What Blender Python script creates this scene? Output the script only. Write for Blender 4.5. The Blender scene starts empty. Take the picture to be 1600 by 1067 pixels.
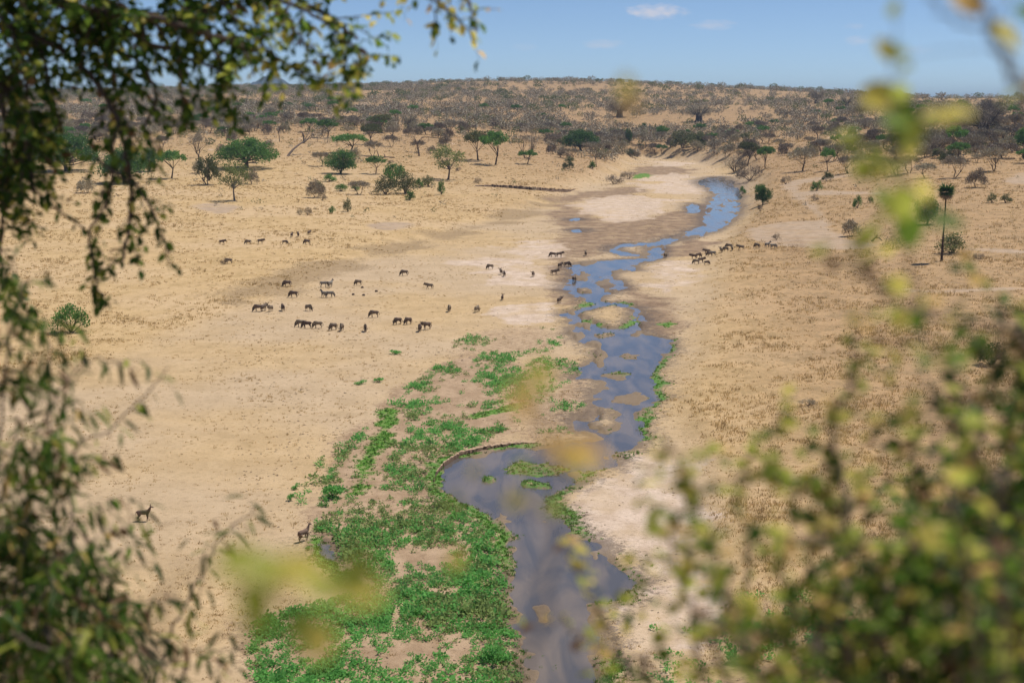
import bpy, bmesh, math, random
import numpy as np
from mathutils import Vector, Matrix

SC = bpy.context.scene
COL = SC.collection
R = math.radians

# ------------------------------------------------------------------ camera, sky, sun, exposure
CAM_H = 36.0
FPX = 50.0 / 36.0 * 1600.0           # focal length in photograph pixels
HOR = 165.0                          # row of the true horizon
TILT = math.atan((533.5 - HOR) / FPX)
cam_d = bpy.data.cameras.new('camera')
cam = bpy.data.objects.new('camera', cam_d); COL.objects.link(cam)
cam.location = (0, 0, CAM_H); cam.rotation_euler = (R(90) - TILT, 0, 0)
cam_d.lens = 50; cam_d.sensor_width = 36; cam_d.sensor_fit = 'HORIZONTAL'
cam_d.clip_start = 0.05; cam_d.clip_end = 40000
cam_d.dof.use_dof = True; cam_d.dof.focus_distance = 240; cam_d.dof.aperture_fstop = 1.7
SC.camera = cam

SUN_EL, SUN_AZ = 64.0, 55.0          # azimuth clockwise from +Y (the view direction)
world = bpy.data.worlds.new('World'); SC.world = world; world.use_nodes = True
wn = world.node_tree.nodes; wl = world.node_tree.links
for n in list(wn): wn.remove(n)
wo = wn.new('ShaderNodeOutputWorld'); wb = wn.new('ShaderNodeBackground')
sky = wn.new('ShaderNodeTexSky'); sky.sky_type = 'NISHITA'; sky.sun_disc = False
sky.sun_elevation = R(SUN_EL); sky.sun_rotation = R(SUN_AZ)
sky.altitude = 6000; sky.air_density = 1.0; sky.dust_density = 0.0; sky.ozone_density = 3.0
wb.inputs['Strength'].default_value = 0.095
# small fair-weather clouds low over the horizon
tc = wn.new('ShaderNodeTexCoord')
sep = wn.new('ShaderNodeSeparateXYZ'); wl.new(tc.outputs['Generated'], sep.inputs[0])
def wm(op, a, b=None, c=None):
    n = wn.new('ShaderNodeMath'); n.operation = op
    for i, v in enumerate((a, b, c)):
        if v is None: continue
        if isinstance(v, (int, float)): n.inputs[i].default_value = v
        else: wl.new(v, n.inputs[i])
    return n.outputs[0]
az_n = wm('ARCTAN2', sep.outputs[0], sep.outputs[1])
el_n = wm('ARCSINE', sep.outputs[2])
cmb = wn.new('ShaderNodeCombineXYZ'); wl.new(az_n, cmb.inputs[0]); wl.new(el_n, cmb.inputs[1])
cnz = wn.new('ShaderNodeTexNoise'); cnz.inputs['Scale'].default_value = 120; cnz.inputs['Detail'].default_value = 5
mapn = wn.new('ShaderNodeMapping'); mapn.inputs['Scale'].default_value = (1, 2.6, 1)
wl.new(cmb.outputs[0], mapn.inputs[0]); wl.new(mapn.outputs[0], cnz.inputs['Vector'])
cloud = None
for (cx, cy, cw, ch, den) in [(1022, 25, 50, 13, 1.0), (1112, 45, 36, 9, .5), (942, 73, 34, 8, .45), (1335, 70, 20, 8, .5),
                              (1330, 49, 16, 6, .3), (1350, 3, 70, 8, .35), (910, 0, 40, 6, .35), (1290, 137, 30, 5, .12), (820, 77, 22, 6, .2),
                              (1430, 84, 26, 6, .2), (2100, 40, 70, 16, .8), (-500, 60, 80, 16, .8), (-1400, 20, 90, 18, .9), (2900, 10, 90, 20, .9)]:
    a0 = math.atan((cx - 800) / FPX * math.cos(TILT)); e0 = math.atan((HOR - cy) / FPX)
    dx = wm('DIVIDE', wm('SUBTRACT', az_n, a0), cw / FPX); dy = wm('DIVIDE', wm('SUBTRACT', el_n, e0), ch / FPX)
    r2 = wm('ADD', wm('MULTIPLY', dx, dx), wm('MULTIPLY', dy, dy))
    g = wm('MULTIPLY', wm('SUBTRACT', 1.0, r2), 0.9)
    v = wm('ADD', g, wm('MULTIPLY', wm('SUBTRACT', cnz.outputs[0], 0.5), 2.2))
    n = wn.new('ShaderNodeClamp'); wl.new(wm('MULTIPLY', v, den * 0.95), n.inputs[0])
    n2 = wn.new('ShaderNodeClamp'); wl.new(wm('MULTIPLY', wm('SUBTRACT', 1.3, r2), 2.0), n2.inputs[0])
    vv = wm('MULTIPLY', n.outputs[0], n2.outputs[0])
    cloud = vv if cloud is None else wm('MAXIMUM', cloud, vv)
cmix = wn.new('ShaderNodeMix'); cmix.data_type = 'RGBA'
wl.new(wm('MULTIPLY', cloud, 0.75), cmix.inputs[0]); hsv = wn.new('ShaderNodeHueSaturation'); hsv.inputs['Hue'].default_value = .5; hsv.inputs['Saturation'].default_value = 1.0; wl.new(sky.outputs[0], hsv.inputs['Color']); wl.new(hsv.outputs[0], cmix.inputs[6]); cmix.inputs[7].default_value = (6.8, 6.6, 7.2, 1)
wl.new(cmix.outputs[2], wb.inputs['Color']); wl.new(wb.outputs[0], wo.inputs[0])

sun_d = bpy.data.lights.new('sun', 'SUN'); sun_d.energy = 4.2; sun_d.angle = R(0.53); sun_d.color = (1, .93, .82)
sun = bpy.data.objects.new('sun', sun_d); COL.objects.link(sun)
sdir = Vector((math.sin(R(SUN_AZ)) * math.cos(R(SUN_EL)), math.cos(R(SUN_AZ)) * math.cos(R(SUN_EL)), math.sin(R(SUN_EL))))
sun.rotation_euler = sdir.to_track_quat('Z', 'Y').to_euler(); sun.location = (40, 0, 120)
SC.view_settings.view_transform = 'Standard'; SC.view_settings.look = 'None'
SC.view_settings.exposure = 0.14; SC.view_settings.gamma = 1.0
SC.render.engine = 'CYCLES'
SC.cycles.max_bounces = 6; SC.cycles.transparent_max_bounces = 6; SC.cycles.volume_bounces = 0
SC.cycles.use_adaptive_sampling = True; SC.cycles.adaptive_threshold = 0.02

# ------------------------------------------------------------------ numeric helpers
def hash2(ix, iy, seed):
    h = (ix.astype(np.int64) * 374761393 + iy.astype(np.int64) * 668265263 + seed * 974711) & 0xFFFFFFFF
    h = ((h ^ (h >> 13)) * 1274126177) & 0xFFFFFFFF
    return ((h ^ (h >> 16)) & 0xFFFF) / 65535.0
def vnoise(x, y, seed=0):
    ix = np.floor(x); iy = np.floor(y); fx = x - ix; fy = y - iy
    fx = fx * fx * (3 - 2 * fx); fy = fy * fy * (3 - 2 * fy)
    ix = ix.astype(np.int64); iy = iy.astype(np.int64)
    a = hash2(ix, iy, seed); b = hash2(ix + 1, iy, seed); c = hash2(ix, iy + 1, seed); d = hash2(ix + 1, iy + 1, seed)
    return (a * (1 - fx) + b * fx) * (1 - fy) + (c * (1 - fx) + d * fx) * fy
def fbm(x, y, scale, octv=3, seed=0):
    t = 0.0; amp = 1.0; tot = 0.0; s = 1.0 / scale
    for k in range(octv):
        t = t + amp * (vnoise(x * s + 17.3 * k, y * s - 9.1 * k, seed + k) * 2 - 1); tot += amp; amp *= 0.5; s *= 2.03
    return t / tot
def sstep(a, b, v):
    t = np.clip((v - a) / (b - a), 0, 1); return t * t * (3 - 2 * t)

ct, st = math.cos(TILT), math.sin(TILT)
def ray(px, py):
    u = (np.asarray(px, float) - 800) / FPX; v = -(np.asarray(py, float) - 533.5) / FPX
    return u, ct + v * st, -st + v * ct           # world x, y, z per unit camera depth
def flat(pts):                                    # pixels -> points on the valley floor
    p = np.array(pts, float); dx, dy, dz = ray(p[:, 0], p[:, 1]); t = -CAM_H / dz
    return np.stack([dx * t, dy * t], 1)
def W(px, py, depth):                             # a point at a camera depth (foreground twigs)
    dx, dy, dz = ray(px, py); return Vector((float(dx) * depth, float(dy) * depth, CAM_H + float(dz) * depth))
def chaikin(p, n=2):
    for _ in range(n):
        q = np.roll(p, -1, 0); p = np.stack([.75 * p + .25 * q, .25 * p + .75 * q], 1).reshape(-1, 2)
    return p
def sdist(poly, x, y, pad=15.0):
    """signed distance to a polygon, positive inside; -pad beyond its padded box"""
    out = np.full(x.shape, -pad)
    lo = poly.min(0) - pad; hi = poly.max(0) + pad
    m = (x > lo[0]) & (x < hi[0]) & (y > lo[1]) & (y < hi[1])
    if not m.any(): return out
    X = x[m]; Y = y[m]; d2 = np.full(X.shape, 1e18); ins = np.zeros(X.shape, bool)
    q = np.roll(poly, -1, 0)
    for (x0, y0), (x1, y1) in zip(poly, q):
        ex, ey = x1 - x0, y1 - y0; L = ex * ex + ey * ey + 1e-12
        t = np.clip(((X - x0) * ex + (Y - y0) * ey) / L, 0, 1)
        d2 = np.minimum(d2, (X - x0 - t * ex) ** 2 + (Y - y0 - t * ey) ** 2)
        if y0 != y1:
            c = (y0 > Y) != (y1 > Y); ins ^= c & (X < (x1 - x0) * (Y - y0) / (y1 - y0) + x0)
    d = np.sqrt(d2); out[m] = np.where(ins, d, -np.minimum(d, pad)); return out

# ------------------------------------------------------------------ terrain
BED = flat([(1180, 1067), (1090, 900), (1062, 760), (1015, 692), (1008, 640), (1032, 580), (1052, 530), (1058, 480), (1086, 430),
            (1090, 405), (1122, 366), (1150, 337), (1158, 305), (1150, 280), (1128, 265), (1070, 252), (1010, 247), (1000, 255),
            (975, 275), (905, 302), (850, 330), (640, 385), (540, 430), (440, 480), (300, 520), (100, 600), (-200, 700), (-300, 1067)])
PROF = [(-900, [(250, .3), (330, 1.5), (420, 4), (520, 6), (800, 13), (1300, 26), (1700, 38), (2200, 46), (4000, 30)]),
        (0, [(250, .3), (330, 1.5), (420, 4), (520, 6), (650, 9), (800, 14), (1000, 21), (1300, 31), (1700, 44), (2200, 53), (2600, 54), (4000, 30)]),
        (400, [(260, 0.2), (330, 1.5), (400, 3), (480, 4), (600, 7.6), (720, 13.3), (900, 21.8), (1050, 28), (1300, 37), (1700, 49), (2200, 61), (2600, 62), (4000, 40)]),
        (800, [(330, .3), (480, 1), (540, 3), (600, 4), (700, 7), (850, 11), (1000, 16), (1200, 24), (1500, 37), (1800, 53), (2100, 70), (2400, 74), (4000, 50)]),
        (1000, [(400, .5), (700, 2), (940, 2.5), (1000, 5), (1100, 11), (1300, 24), (1500, 36), (1800, 52), (2100, 68), (2400, 71), (4000, 50)]),
        (1200, [(90, .8), (200, 1.2), (350, 1.8), (420, 2.5), (600, 4), (800, 7), (950, 13), (1100, 19), (1300, 28), (1500, 37), (1800, 49), (2000, 57), (2300, 59), (4000, 40)]),
        (1500, [(90, 1.4), (250, 2.6), (300, 3.6), (400, 7), (520, 10.4), (630, 14), (740, 18.2), (900, 25), (1150, 34), (1500, 42), (1700, 44), (2000, 44), (4000, 30)]),
        (2500, [(90, 2), (250, 3), (400, 8), (630, 15), (900, 24), (1200, 30), (1600, 35), (2000, 36), (4000, 25)])]
TD = np.arange(0, 20001, 20.0)
TA = np.linspace(-900, 2500, 69)
_c = np.stack([np.interp(TD, [p[0] for p in pr], [p[1] for p in pr]) for _, pr in PROF])
_t = np.stack([np.interp(TA, [p[0] for p in PROF], _c[:, j]) for j in range(len(TD))], 1)
for _ in range(3):
    _p = np.pad(_t, ((0, 0), (1, 1)), 'edge'); _t = (_p[:, :-2] + _p[:, 1:-1] * 2 + _p[:, 2:]) / 4
    _p = np.pad(_t, ((1, 1), (0, 0)), 'edge'); _t = (_p[:-2] + _p[1:-1] * 2 + _p[2:]) / 4
TAB = _t
def table(x, y):
    yy = np.maximum(y, 20.0); a = np.clip((800 + FPX * x / yy / ct - TA[0]) / (TA[1] - TA[0]), 0, len(TA) - 1.001)
    d = np.clip(yy / 20.0, 0, len(TD) - 1.001)
    i = a.astype(int); j = d.astype(int); fa = a - i; fd = d - j
    return (TAB[i, j] * (1 - fd) + TAB[i, j + 1] * fd) * (1 - fa) + (TAB[i + 1, j] * (1 - fd) + TAB[i + 1, j + 1] * fd) * fa
def bedness(x, y):
    s = sdist(BED, x, y, 40.0); Wd = 4 + 0.018 * np.clip(y, 0, 1000)
    s = s + fbm(x, y, 14, 3, 91) * (1.5 + .004 * y)
    return sstep(-Wd, 0, s)                       # 1 on the river bed, 0 on the terraces
def h_base(x, y):
    x = np.asarray(x, float); y = np.asarray(y, float)
    b = bedness(x, y); far = sstep(350, 1100, y)
    z = table(x, y) + far * 5.0 * fbm(x, y, 260, 3, 3) + 0.22 * fbm(x, y, 22, 3, 5) + far * 0.7 * fbm(x, y, 60, 2, 6)
    return z * (1 - b) + b * 0.05 * fbm(x, y, 9, 2, 8)
_MT = np.concatenate([np.linspace(60, 900, 420), np.geomspace(902, 3500, 260)])
def P(px, py):
    """where the line of sight of a pixel meets the land"""
    dx, dy, dz = ray(px, py); X = dx * _MT; Y = dy * _MT; Z = CAM_H + dz * _MT
    g = Z - h_base(X, Y); k = int(np.argmax(g < 0)) if (g < 0).any() else len(_MT) - 1
    k = max(k, 1); t0, t1 = _MT[k - 1], _MT[k]; g0, g1 = g[k - 1], g[k]
    t = t0 + (t1 - t0) * (g0 / (g0 - g1) if g0 != g1 else 0)
    x, y = float(dx) * t, float(dy) * t
    return Vector((x, y, float(h_base(np.array([x]), np.array([y]))[0]))), t
def Ppoly(pts): return np.array([P(a, b)[0][:2] for a, b in pts])

WATER = [chaikin(flat(p)) for p in (
    [(1087, 285), (1100, 279), (1125, 275), (1142, 279), (1151, 290), (1156, 305), (1157, 325), (1150, 340), (1135, 350), (1115, 362), (1095, 368),
     (1060, 375), (1040, 382), (1030, 388), (1034, 395), (1037, 402), (1015, 408), (985, 413), (995, 424), (975, 420), (950, 431), (975, 439), (976, 452),
     (958, 456), (932, 464), (940, 471), (960, 471), (976, 477), (995, 480), (1003, 489), (1008, 502), (997, 514), (1014, 524), (1050, 531), (1051, 536),
     (1040, 554), (1020, 584), (1020, 604), (1029, 619), (1017, 636), (1000, 651), (997, 674), (996, 699), (960, 709), (962, 722), (940, 735), (907, 742), (882, 766),
     (856, 774), (846, 785), (870, 800), (905, 835), (940, 860), (968, 882), (986, 907), (974, 934), (930, 937), (922, 955), (932, 1000), (944, 1067),
     (955, 1150), (826, 1150), (825, 1067), (821, 1035), (817, 1000), (809, 950), (804, 910), (800, 880), (802, 850), (795, 830), (770, 812), (740, 796), (700, 780),
     (682, 765), (680, 745), (692, 728), (720, 712), (800, 697), (887, 694), (920, 689), (930, 680), (905, 674), (899, 668), (899, 652), (925, 640),
     (935, 624), (932, 611), (944, 606), (943, 595), (920, 590), (900, 589), (907, 574), (921, 564), (939, 552), (930, 541), (905, 534), (892, 524), (900, 512),
     (892, 499), (882, 490), (896, 486), (921, 480), (926, 472), (901, 464), (882, 451), (897, 438), (890, 418), (900, 411), (960, 405), (1000, 404), (1014, 402), (1017, 395),
     (1011, 385), (1013, 380), (1030, 376), (1060, 367), (1090, 357), (1105, 348), (1094, 340), (1108, 333), (1106, 325), (1110, 312), (1121, 303), (1105, 293)],
    [(953, 386), (975, 381), (1013, 378), (1013, 382), (980, 384), (960, 388), (970, 393), (1004, 398), (1003, 401), (965, 397), (951, 391)],
    [(893, 358), (905, 357), (912, 360), (908, 363), (894, 362)], [(886, 342), (905, 341), (907, 344), (890, 345)],
    [(498, 848), (506, 846), (514, 862), (524, 872), (518, 874), (506, 864)], [(1078, 314), (1100, 330), (1080, 334), (1076, 330)])]
ISLES = [(chaikin(flat(p)), hgt) for p, hgt in (
    ([(905, 491), (925, 483), (955, 476), (985, 482), (992, 492), (985, 507), (955, 513), (935, 507), (918, 497)], .34),
    ([(900, 452), (912, 448), (926, 452), (918, 457), (905, 457)], .25),
    ([(960, 554), (980, 546), (1000, 553), (994, 560), (972, 560)], .045),
    ([(933, 584), (960, 580), (990, 580), (985, 591), (970, 595), (950, 590)], .05),
    ([(950, 623), (980, 611), (1000, 608), (1011, 619), (1007, 631), (990, 641), (978, 634)], .05),
    ([(929, 646), (940, 635), (960, 641), (970, 651), (960, 660), (960, 674), (940, 676), (930, 664)], .28),
    ([(752, 747), (765, 742), (780, 746), (775, 752), (760, 753)], .2),
    ([(806, 754), (830, 745), (852, 752), (850, 761), (820, 762)], .2),
    ([(790, 728), (820, 718), (870, 722), (902, 732), (880, 742), (840, 742), (800, 740)], .06),
    ([(958, 709), (980, 702), (1000, 703), (1000, 713), (970, 716)], .2),
    ([(935, 436), (955, 441), (962, 449), (940, 450), (930, 444)], .05),
    ([(1118, 318), (1132, 316), (1138, 322), (1125, 325)], .06), ([(935, 521), (960, 516), (958, 524), (930, 528)], .12),
    ([(825, 950), (850, 935), (872, 950), (860, 975), (835, 970)], .03), ([(842, 1010), (865, 1000), (885, 1030), (860, 1050)], .03))]
SAND = [chaikin(flat(p)) for p in (
    [(893, 316), (945, 307), (1000, 305), (1062, 317), (1035, 330), (1000, 343), (960, 349), (918, 338)],
    [(1000, 276), (1060, 268), (1108, 283), (1112, 298), (1060, 306), (1005, 300)],
    [(775, 384), (840, 373), (872, 385), (850, 400), (818, 406), (788, 396)],
    [(1008, 413), (1086, 408), (1091, 430), (1086, 452), (1050, 463), (1006, 458), (1018, 440)],
    [(866, 800), (895, 775), (950, 752), (995, 716), (1030, 716), (1052, 770), (1062, 830), (1075, 900), (1100, 990), (1000, 1000), (985, 925), (975, 880), (940, 858)],
    [(730, 398), (790, 402), (850, 425), (840, 452), (780, 445), (735, 420)], [(730, 680), (780, 670), (800, 680), (770, 697), (720, 712)],
    [(1010, 253), (1060, 252), (1080, 258), (1040, 262)], [(930, 940), (1000, 930), (1080, 1000), (1100, 1067), (960, 1067)],
    [(780, 480), (850, 475), (860, 505), (800, 515)])]
MUD = [chaikin(flat(p)) for p in (
    [(860, 325), (900, 318), (960, 350), (1040, 335), (1112, 312), (1122, 345), (1080, 364), (960, 384), (905, 404), (880, 398), (860, 352)],
    [(1030, 396), (1060, 378), (1105, 366), (1104, 396), (1050, 403)], [(975, 440), (1005, 455), (1050, 466), (1060, 495), (1052, 528), (1000, 516), (1008, 495), (960, 460)],
    [(860, 395), (895, 405), (900, 470), (880, 480), (860, 440)], [(905, 300), (1000, 290), (1030, 300), (900, 316), (870, 330), (870, 305)],
    [(980, 262), (1060, 258), (1100, 272), (1000, 278)])]
MOSS = [chaikin(flat(p)) for p in (
    [(588, 642), (605, 636), (626, 640), (614, 690), (584, 722), (572, 762), (552, 775), (556, 722), (584, 690)],
    [(488, 842), (500, 838), (512, 872), (540, 898), (565, 922), (545, 920), (510, 893), (490, 866)],
    [(735, 648), (800, 632), (830, 622), (830, 630), (800, 642), (740, 657)], [(1034, 503), (1058, 500), (1056, 512), (1036, 512)],
    [(985, 275), (1012, 270), (1018, 276), (995, 281)], [(680, 775), (690, 770), (720, 790), (700, 800)],
    [(1052, 532), (1059, 530), (1046, 558), (1030, 584), (1030, 604), (1039, 619), (1026, 641), (1009, 656), (1004, 690), (996, 690), (999, 651), (1016, 636), (1028, 619), (1019, 604), (1019, 584), (1040, 554)],
    [(905, 497), (915, 500), (940, 512), (960, 515), (985, 510), (992, 492), (990, 514), (955, 520), (930, 512)])]
FORB = [(chaikin(flat(p)), d) for p, d in (
    ([(640, 600), (700, 562), (800, 545), (822, 600), (826, 655), (760, 690), (690, 725), (676, 775), (780, 832), (798, 900), (812, 1000), (820, 1100),
      (380, 1100), (395, 968), (440, 958), (572, 930), (520, 890), (494, 842), (498, 780), (540, 690), (590, 655)], 1.0),
    ([(820, 560), (900, 560), (930, 600), (930, 640), (890, 690), (820, 690), (800, 620)], .42), ([(720, 520), (860, 505), (890, 545), (800, 560), (690, 562)], .32),
    ([(520, 690), (600, 670), (590, 740), (500, 800), (450, 790)], .25), ([(1000, 960), (1300, 930), (1400, 1100), (1000, 1100)], .16))]
TRACK = [chaikin(Ppoly(p), 2) for p in (
    [(1150, 368), (1200, 350), (1262, 344), (1282, 346), (1262, 322), (1232, 303), (1222, 288), (1240, 280), (1330, 272), (1332, 276), (1248, 286), (1246, 298), (1290, 335), (1312, 372), (1370, 381), (1350, 390),
     (1260, 388), (1200, 384)], [(1238, 300), (1300, 298), (1380, 300), (1380, 304), (1300, 304), (1240, 306)],
    [(1500, 387), (1600, 391), (1650, 398), (1600, 396), (1500, 391)], [(1380, 445), (1450, 455), (1600, 448), (1600, 452), (1450, 460), (1380, 450)],
    [(296, 322), (330, 316), (376, 322), (366, 332), (330, 335)], [(560, 352), (600, 346), (655, 348), (640, 356), (600, 361)],
    [(540, 169), (560, 164), (584, 158), (588, 160), (566, 166), (545, 171)], [(1560, 282), (1600, 270), (1640, 260), (1640, 285), (1590, 290)])]
GULLY = [chaikin(Ppoly(p), 1) for p in ([(330, 455), (520, 405), (640, 372), (760, 345), (880, 305), (900, 310), (800, 348), (660, 384), (540, 424), (420, 462), (340, 480)],)]

def land(x, y):
    """height and surface masks at world points"""
    x = np.asarray(x, float); y = np.asarray(y, float)
    z = h_base(x, y); bed = bedness(x, y)
    near = (y < 1000)
    z = z.copy()
    n1 = fbm(x, y, 3.0, 3, 21); n2 = fbm(x, y, 11.0, 3, 33); n3 = fbm(x, y, 1.1, 2, 41)
    k = 1 + y / 260
    sw = np.full(x.shape, -15.0)
    for p in WATER: sw = np.maximum(sw, sdist(p, x, y))
    swn = sw + n1 * .85 * np.minimum(k, 2) + n3 * .45 + n2 * .5
    zi = np.where(swn > 0, -.12 - .4 * np.tanh(swn / 1.2), -.12 + .26 * (1 - np.exp(np.minimum(swn, 0) / 1.6)))
    bars = sstep(.10, .42, fbm(x * 1.0, y * .33, 3.2, 3, 101)) * (.50 + .5 * sstep(165, 225, y)) * sstep(-.5, .3, swn) * np.clip(1.15 - swn * .10, .35, 1)
    zi = zi + bars * .56
    isl = np.zeros(x.shape); seff = np.where(bars > .55, np.minimum(swn, .0), swn)
    for p, hh in ISLES:
        s = sdist(p, x, y) + n1 * 1.2 + n3 * .5 + n2 * .6
        m = sstep(-.9, .5, s); isl = np.maximum(isl, m * sstep(0, .1, np.array(hh)))
        seff = np.minimum(seff, -(s + .1) if hh > .1 else np.maximum(-(s + .1), -.10))
        zi = np.where(s > -.9, np.maximum(zi, -.5 + m * (.38 + hh) + n3 * .035), zi)
    wz = np.exp(np.minimum(swn, 0) / 3.5) * sstep(-14.5, -9, sw)
    z = zi * wz + (1 - wz) * z
    def mx(polys, w, nz):
        m = np.zeros(x.shape)
        for p in polys: m = np.maximum(m, sstep(-w, w, (sdist(p, x, y) + nz * k) / k))
        return m
    sand = mx(SAND, 2.0, n2 * 4.6 + n1 * 1.6 + n3 * .5)
    mud = mx(MUD, 2.5, n2 * 3.0 + n1)
    wet = np.exp(np.minimum(seff, 0) / (1.5 * k)) * (sw > -14.9)
    moss = mx(MOSS, .6, n1 * .9 + n3 * .3)
    fringe = np.exp(-((seff + .7) / .9) ** 2) * sstep(.1, .45, fbm(x, y, 16, 2, 77)) * (sw > -14.9) * (y < 330)
    track = mx(TRACK, 1.2, n2 * .9)
    gul = mx(GULLY, 3.0, n2 * 4.0)
    return z, dict(bed=bed, sand=sand, mud=mud, wet=wet, moss=np.maximum(moss, fringe * .8), track=track, gully=gul, water=np.where(seff < swn, seff, swn), island=isl)

# ------------------------------------------------------------------ mesh helpers
class MB:
    def __init__(s): s.v = []; s.f = []; s.n = 0
    def add(s, v, f, mat=0):
        v = np.asarray(v, float).reshape(-1, 3); f = np.asarray(f, int)
        s.v.append(v); s.f.append((f + s.n, mat)); s.n += len(v)
    def mesh(s, name, mats, smooth=False):
        me = bpy.data.meshes.new(name)
        V = np.concatenate(s.v) if s.v else np.zeros((0, 3))
        loops = np.concatenate([f.ravel() for f, _ in s.f]); tot = np.concatenate([np.full(len(f), f.shape[1]) for f, _ in s.f])
        mi = np.concatenate([np.full(len(f), m) if np.isscalar(m) else np.asarray(m) for f, m in s.f])
        me.vertices.add(len(V)); me.vertices.foreach_set('co', V.astype(np.float32).ravel())
        me.loops.add(len(loops)); me.loops.foreach_set('vertex_index', loops.astype(np.int32))
        me.polygons.add(len(tot)); me.polygons.foreach_set('loop_start', (np.cumsum(tot) - tot).astype(np.int32))
        me.polygons.foreach_set('material_index', mi.astype(np.int32))
        me.polygons.foreach_set('use_smooth', np.full(len(tot), smooth))
        for m in (mats if isinstance(mats, (list, tuple)) else [mats]): me.materials.append(m)
        me.update(calc_edges=True); me.validate(); return me
def tube(mb, pts, rad, sides=6, mat=0, cap=True):
    pts = [Vector(p) for p in pts]; n = len(pts)
    rad = rad if hasattr(rad, '__len__') else [rad] * n
    V = []; ref = None
    for i, p in enumerate(pts):
        t = (pts[min(i + 1, n - 1)] - pts[max(i - 1, 0)]).normalized()
        if ref is None: ref = t.orthogonal().normalized()
        ref = (ref - t * ref.dot(t)); ref = ref.normalized() if ref.length > 1e-6 else t.orthogonal().normalized()
        b = t.cross(ref)
        for k in range(sides):
            a = 2 * math.pi * k / sides; V.append(p + (ref * math.cos(a) + b * math.sin(a)) * rad[i])
    F = [(i * sides + k, i * sides + (k + 1) % sides, (i + 1) * sides + (k + 1) % sides, (i + 1) * sides + k) for i in range(n - 1) for k in range(sides)]
    mb.add(V, F, mat)
    if cap:
        mb.add([V[(n - 1) * sides + k] for k in range(sides)], [list(range(sides))], mat)
        mb.add([V[k] for k in range(sides)][::-1], [list(range(sides))], mat)
def unit(a): return a / np.maximum(np.linalg.norm(a, axis=-1, keepdims=True), 1e-9)
def blades(mb, c, d, nrm, L, Wd, mat=0):
    """diamond leaf faces: base c, direction d, normal nrm"""
    d = unit(d); s = unit(np.cross(d, nrm)); L = np.asarray(L)[:, None]; Wd = np.asarray(Wd)[:, None]
    v = np.stack([c, c + d * L * .45 + s * Wd, c + d * L, c + d * L * .45 - s * Wd], 1)
    mb.add(v.reshape(-1, 3), np.arange(len(c) * 4).reshape(-1, 4), mat)
def bez(p0, p1, p2, n):
    return [p0 * (1 - t) ** 2 + p1 * (2 * t * (1 - t)) + p2 * t * t for t in np.linspace(0, 1, n)]
def link(name, me, parent=None, **kw):
    o = bpy.data.objects.new(name, me); COL.objects.link(o)
    if parent is not None: o.parent = parent
    for k, v in kw.items(): o[k] = v
    return o
def empty(name, loc, rz=0.0, scale=(1, 1, 1), **kw):
    o = bpy.data.objects.new(name, None); COL.objects.link(o); o.empty_display_size = .2
    o.location = loc; o.rotation_euler = (0, 0, rz); o.scale = scale
    for k, v in kw.items(): o[k] = v
    return o

# ------------------------------------------------------------------ materials
def mat(name):
    m = bpy.data.materials.new(name); m.use_nodes = True; nt = m.node_tree
    return m, nt, nt.nodes['Principled BSDF'], nt.nodes, nt.links
def simple(name, col, rough=.9, var=.25, scale=3.0, objvar=.0, spec=.2, bump=0.0, coords='Object'):
    m, nt, b, N, Lk = mat(name)
    t = N.new('ShaderNodeTexCoord'); nz = N.new('ShaderNodeTexNoise'); nz.inputs['Scale'].default_value = scale; nz.inputs['Detail'].default_value = 4
    Lk.new(t.outputs[coords], nz.inputs['Vector'])
    mx = N.new('ShaderNodeMix'); mx.data_type = 'RGBA'
    mx.inputs[6].default_value = (*[c * (1 - var) for c in col], 1); mx.inputs[7].default_value = (*[min(1, c * (1 + var)) for c in col], 1)
    Lk.new(nz.outputs[0], mx.inputs[0]); out = mx.outputs[2]
    if objvar:
        oi = N.new('ShaderNodeObjectInfo'); hs = N.new('ShaderNodeHueSaturation')
        mr = N.new('ShaderNodeMapRange'); mr.inputs[3].default_value = 1 - objvar; mr.inputs[4].default_value = 1 + objvar
        Lk.new(oi.outputs['Random'], mr.inputs[0]); Lk.new(mr.outputs[0], hs.inputs['Value'])
        mr2 = N.new('ShaderNodeMapRange'); mr2.inputs[3].default_value = .5 - objvar * .06; mr2.inputs[4].default_value = .5 + objvar * .06
        Lk.new(oi.outputs['Random'], mr2.inputs[0]); Lk.new(mr2.outputs[0], hs.inputs['Hue']); Lk.new(out, hs.inputs['Color']); out = hs.outputs[0]
    Lk.new(out, b.inputs['Base Color']); b.inputs['Roughness'].default_value = rough; b.inputs['Specular IOR Level'].default_value = spec
    if bump:
        bp = N.new('ShaderNodeBump'); bp.inputs['Strength'].default_value = bump; Lk.new(nz.outputs[0], bp.inputs['Height']); Lk.new(bp.outputs[0], b.inputs['Normal'])
    return m
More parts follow.
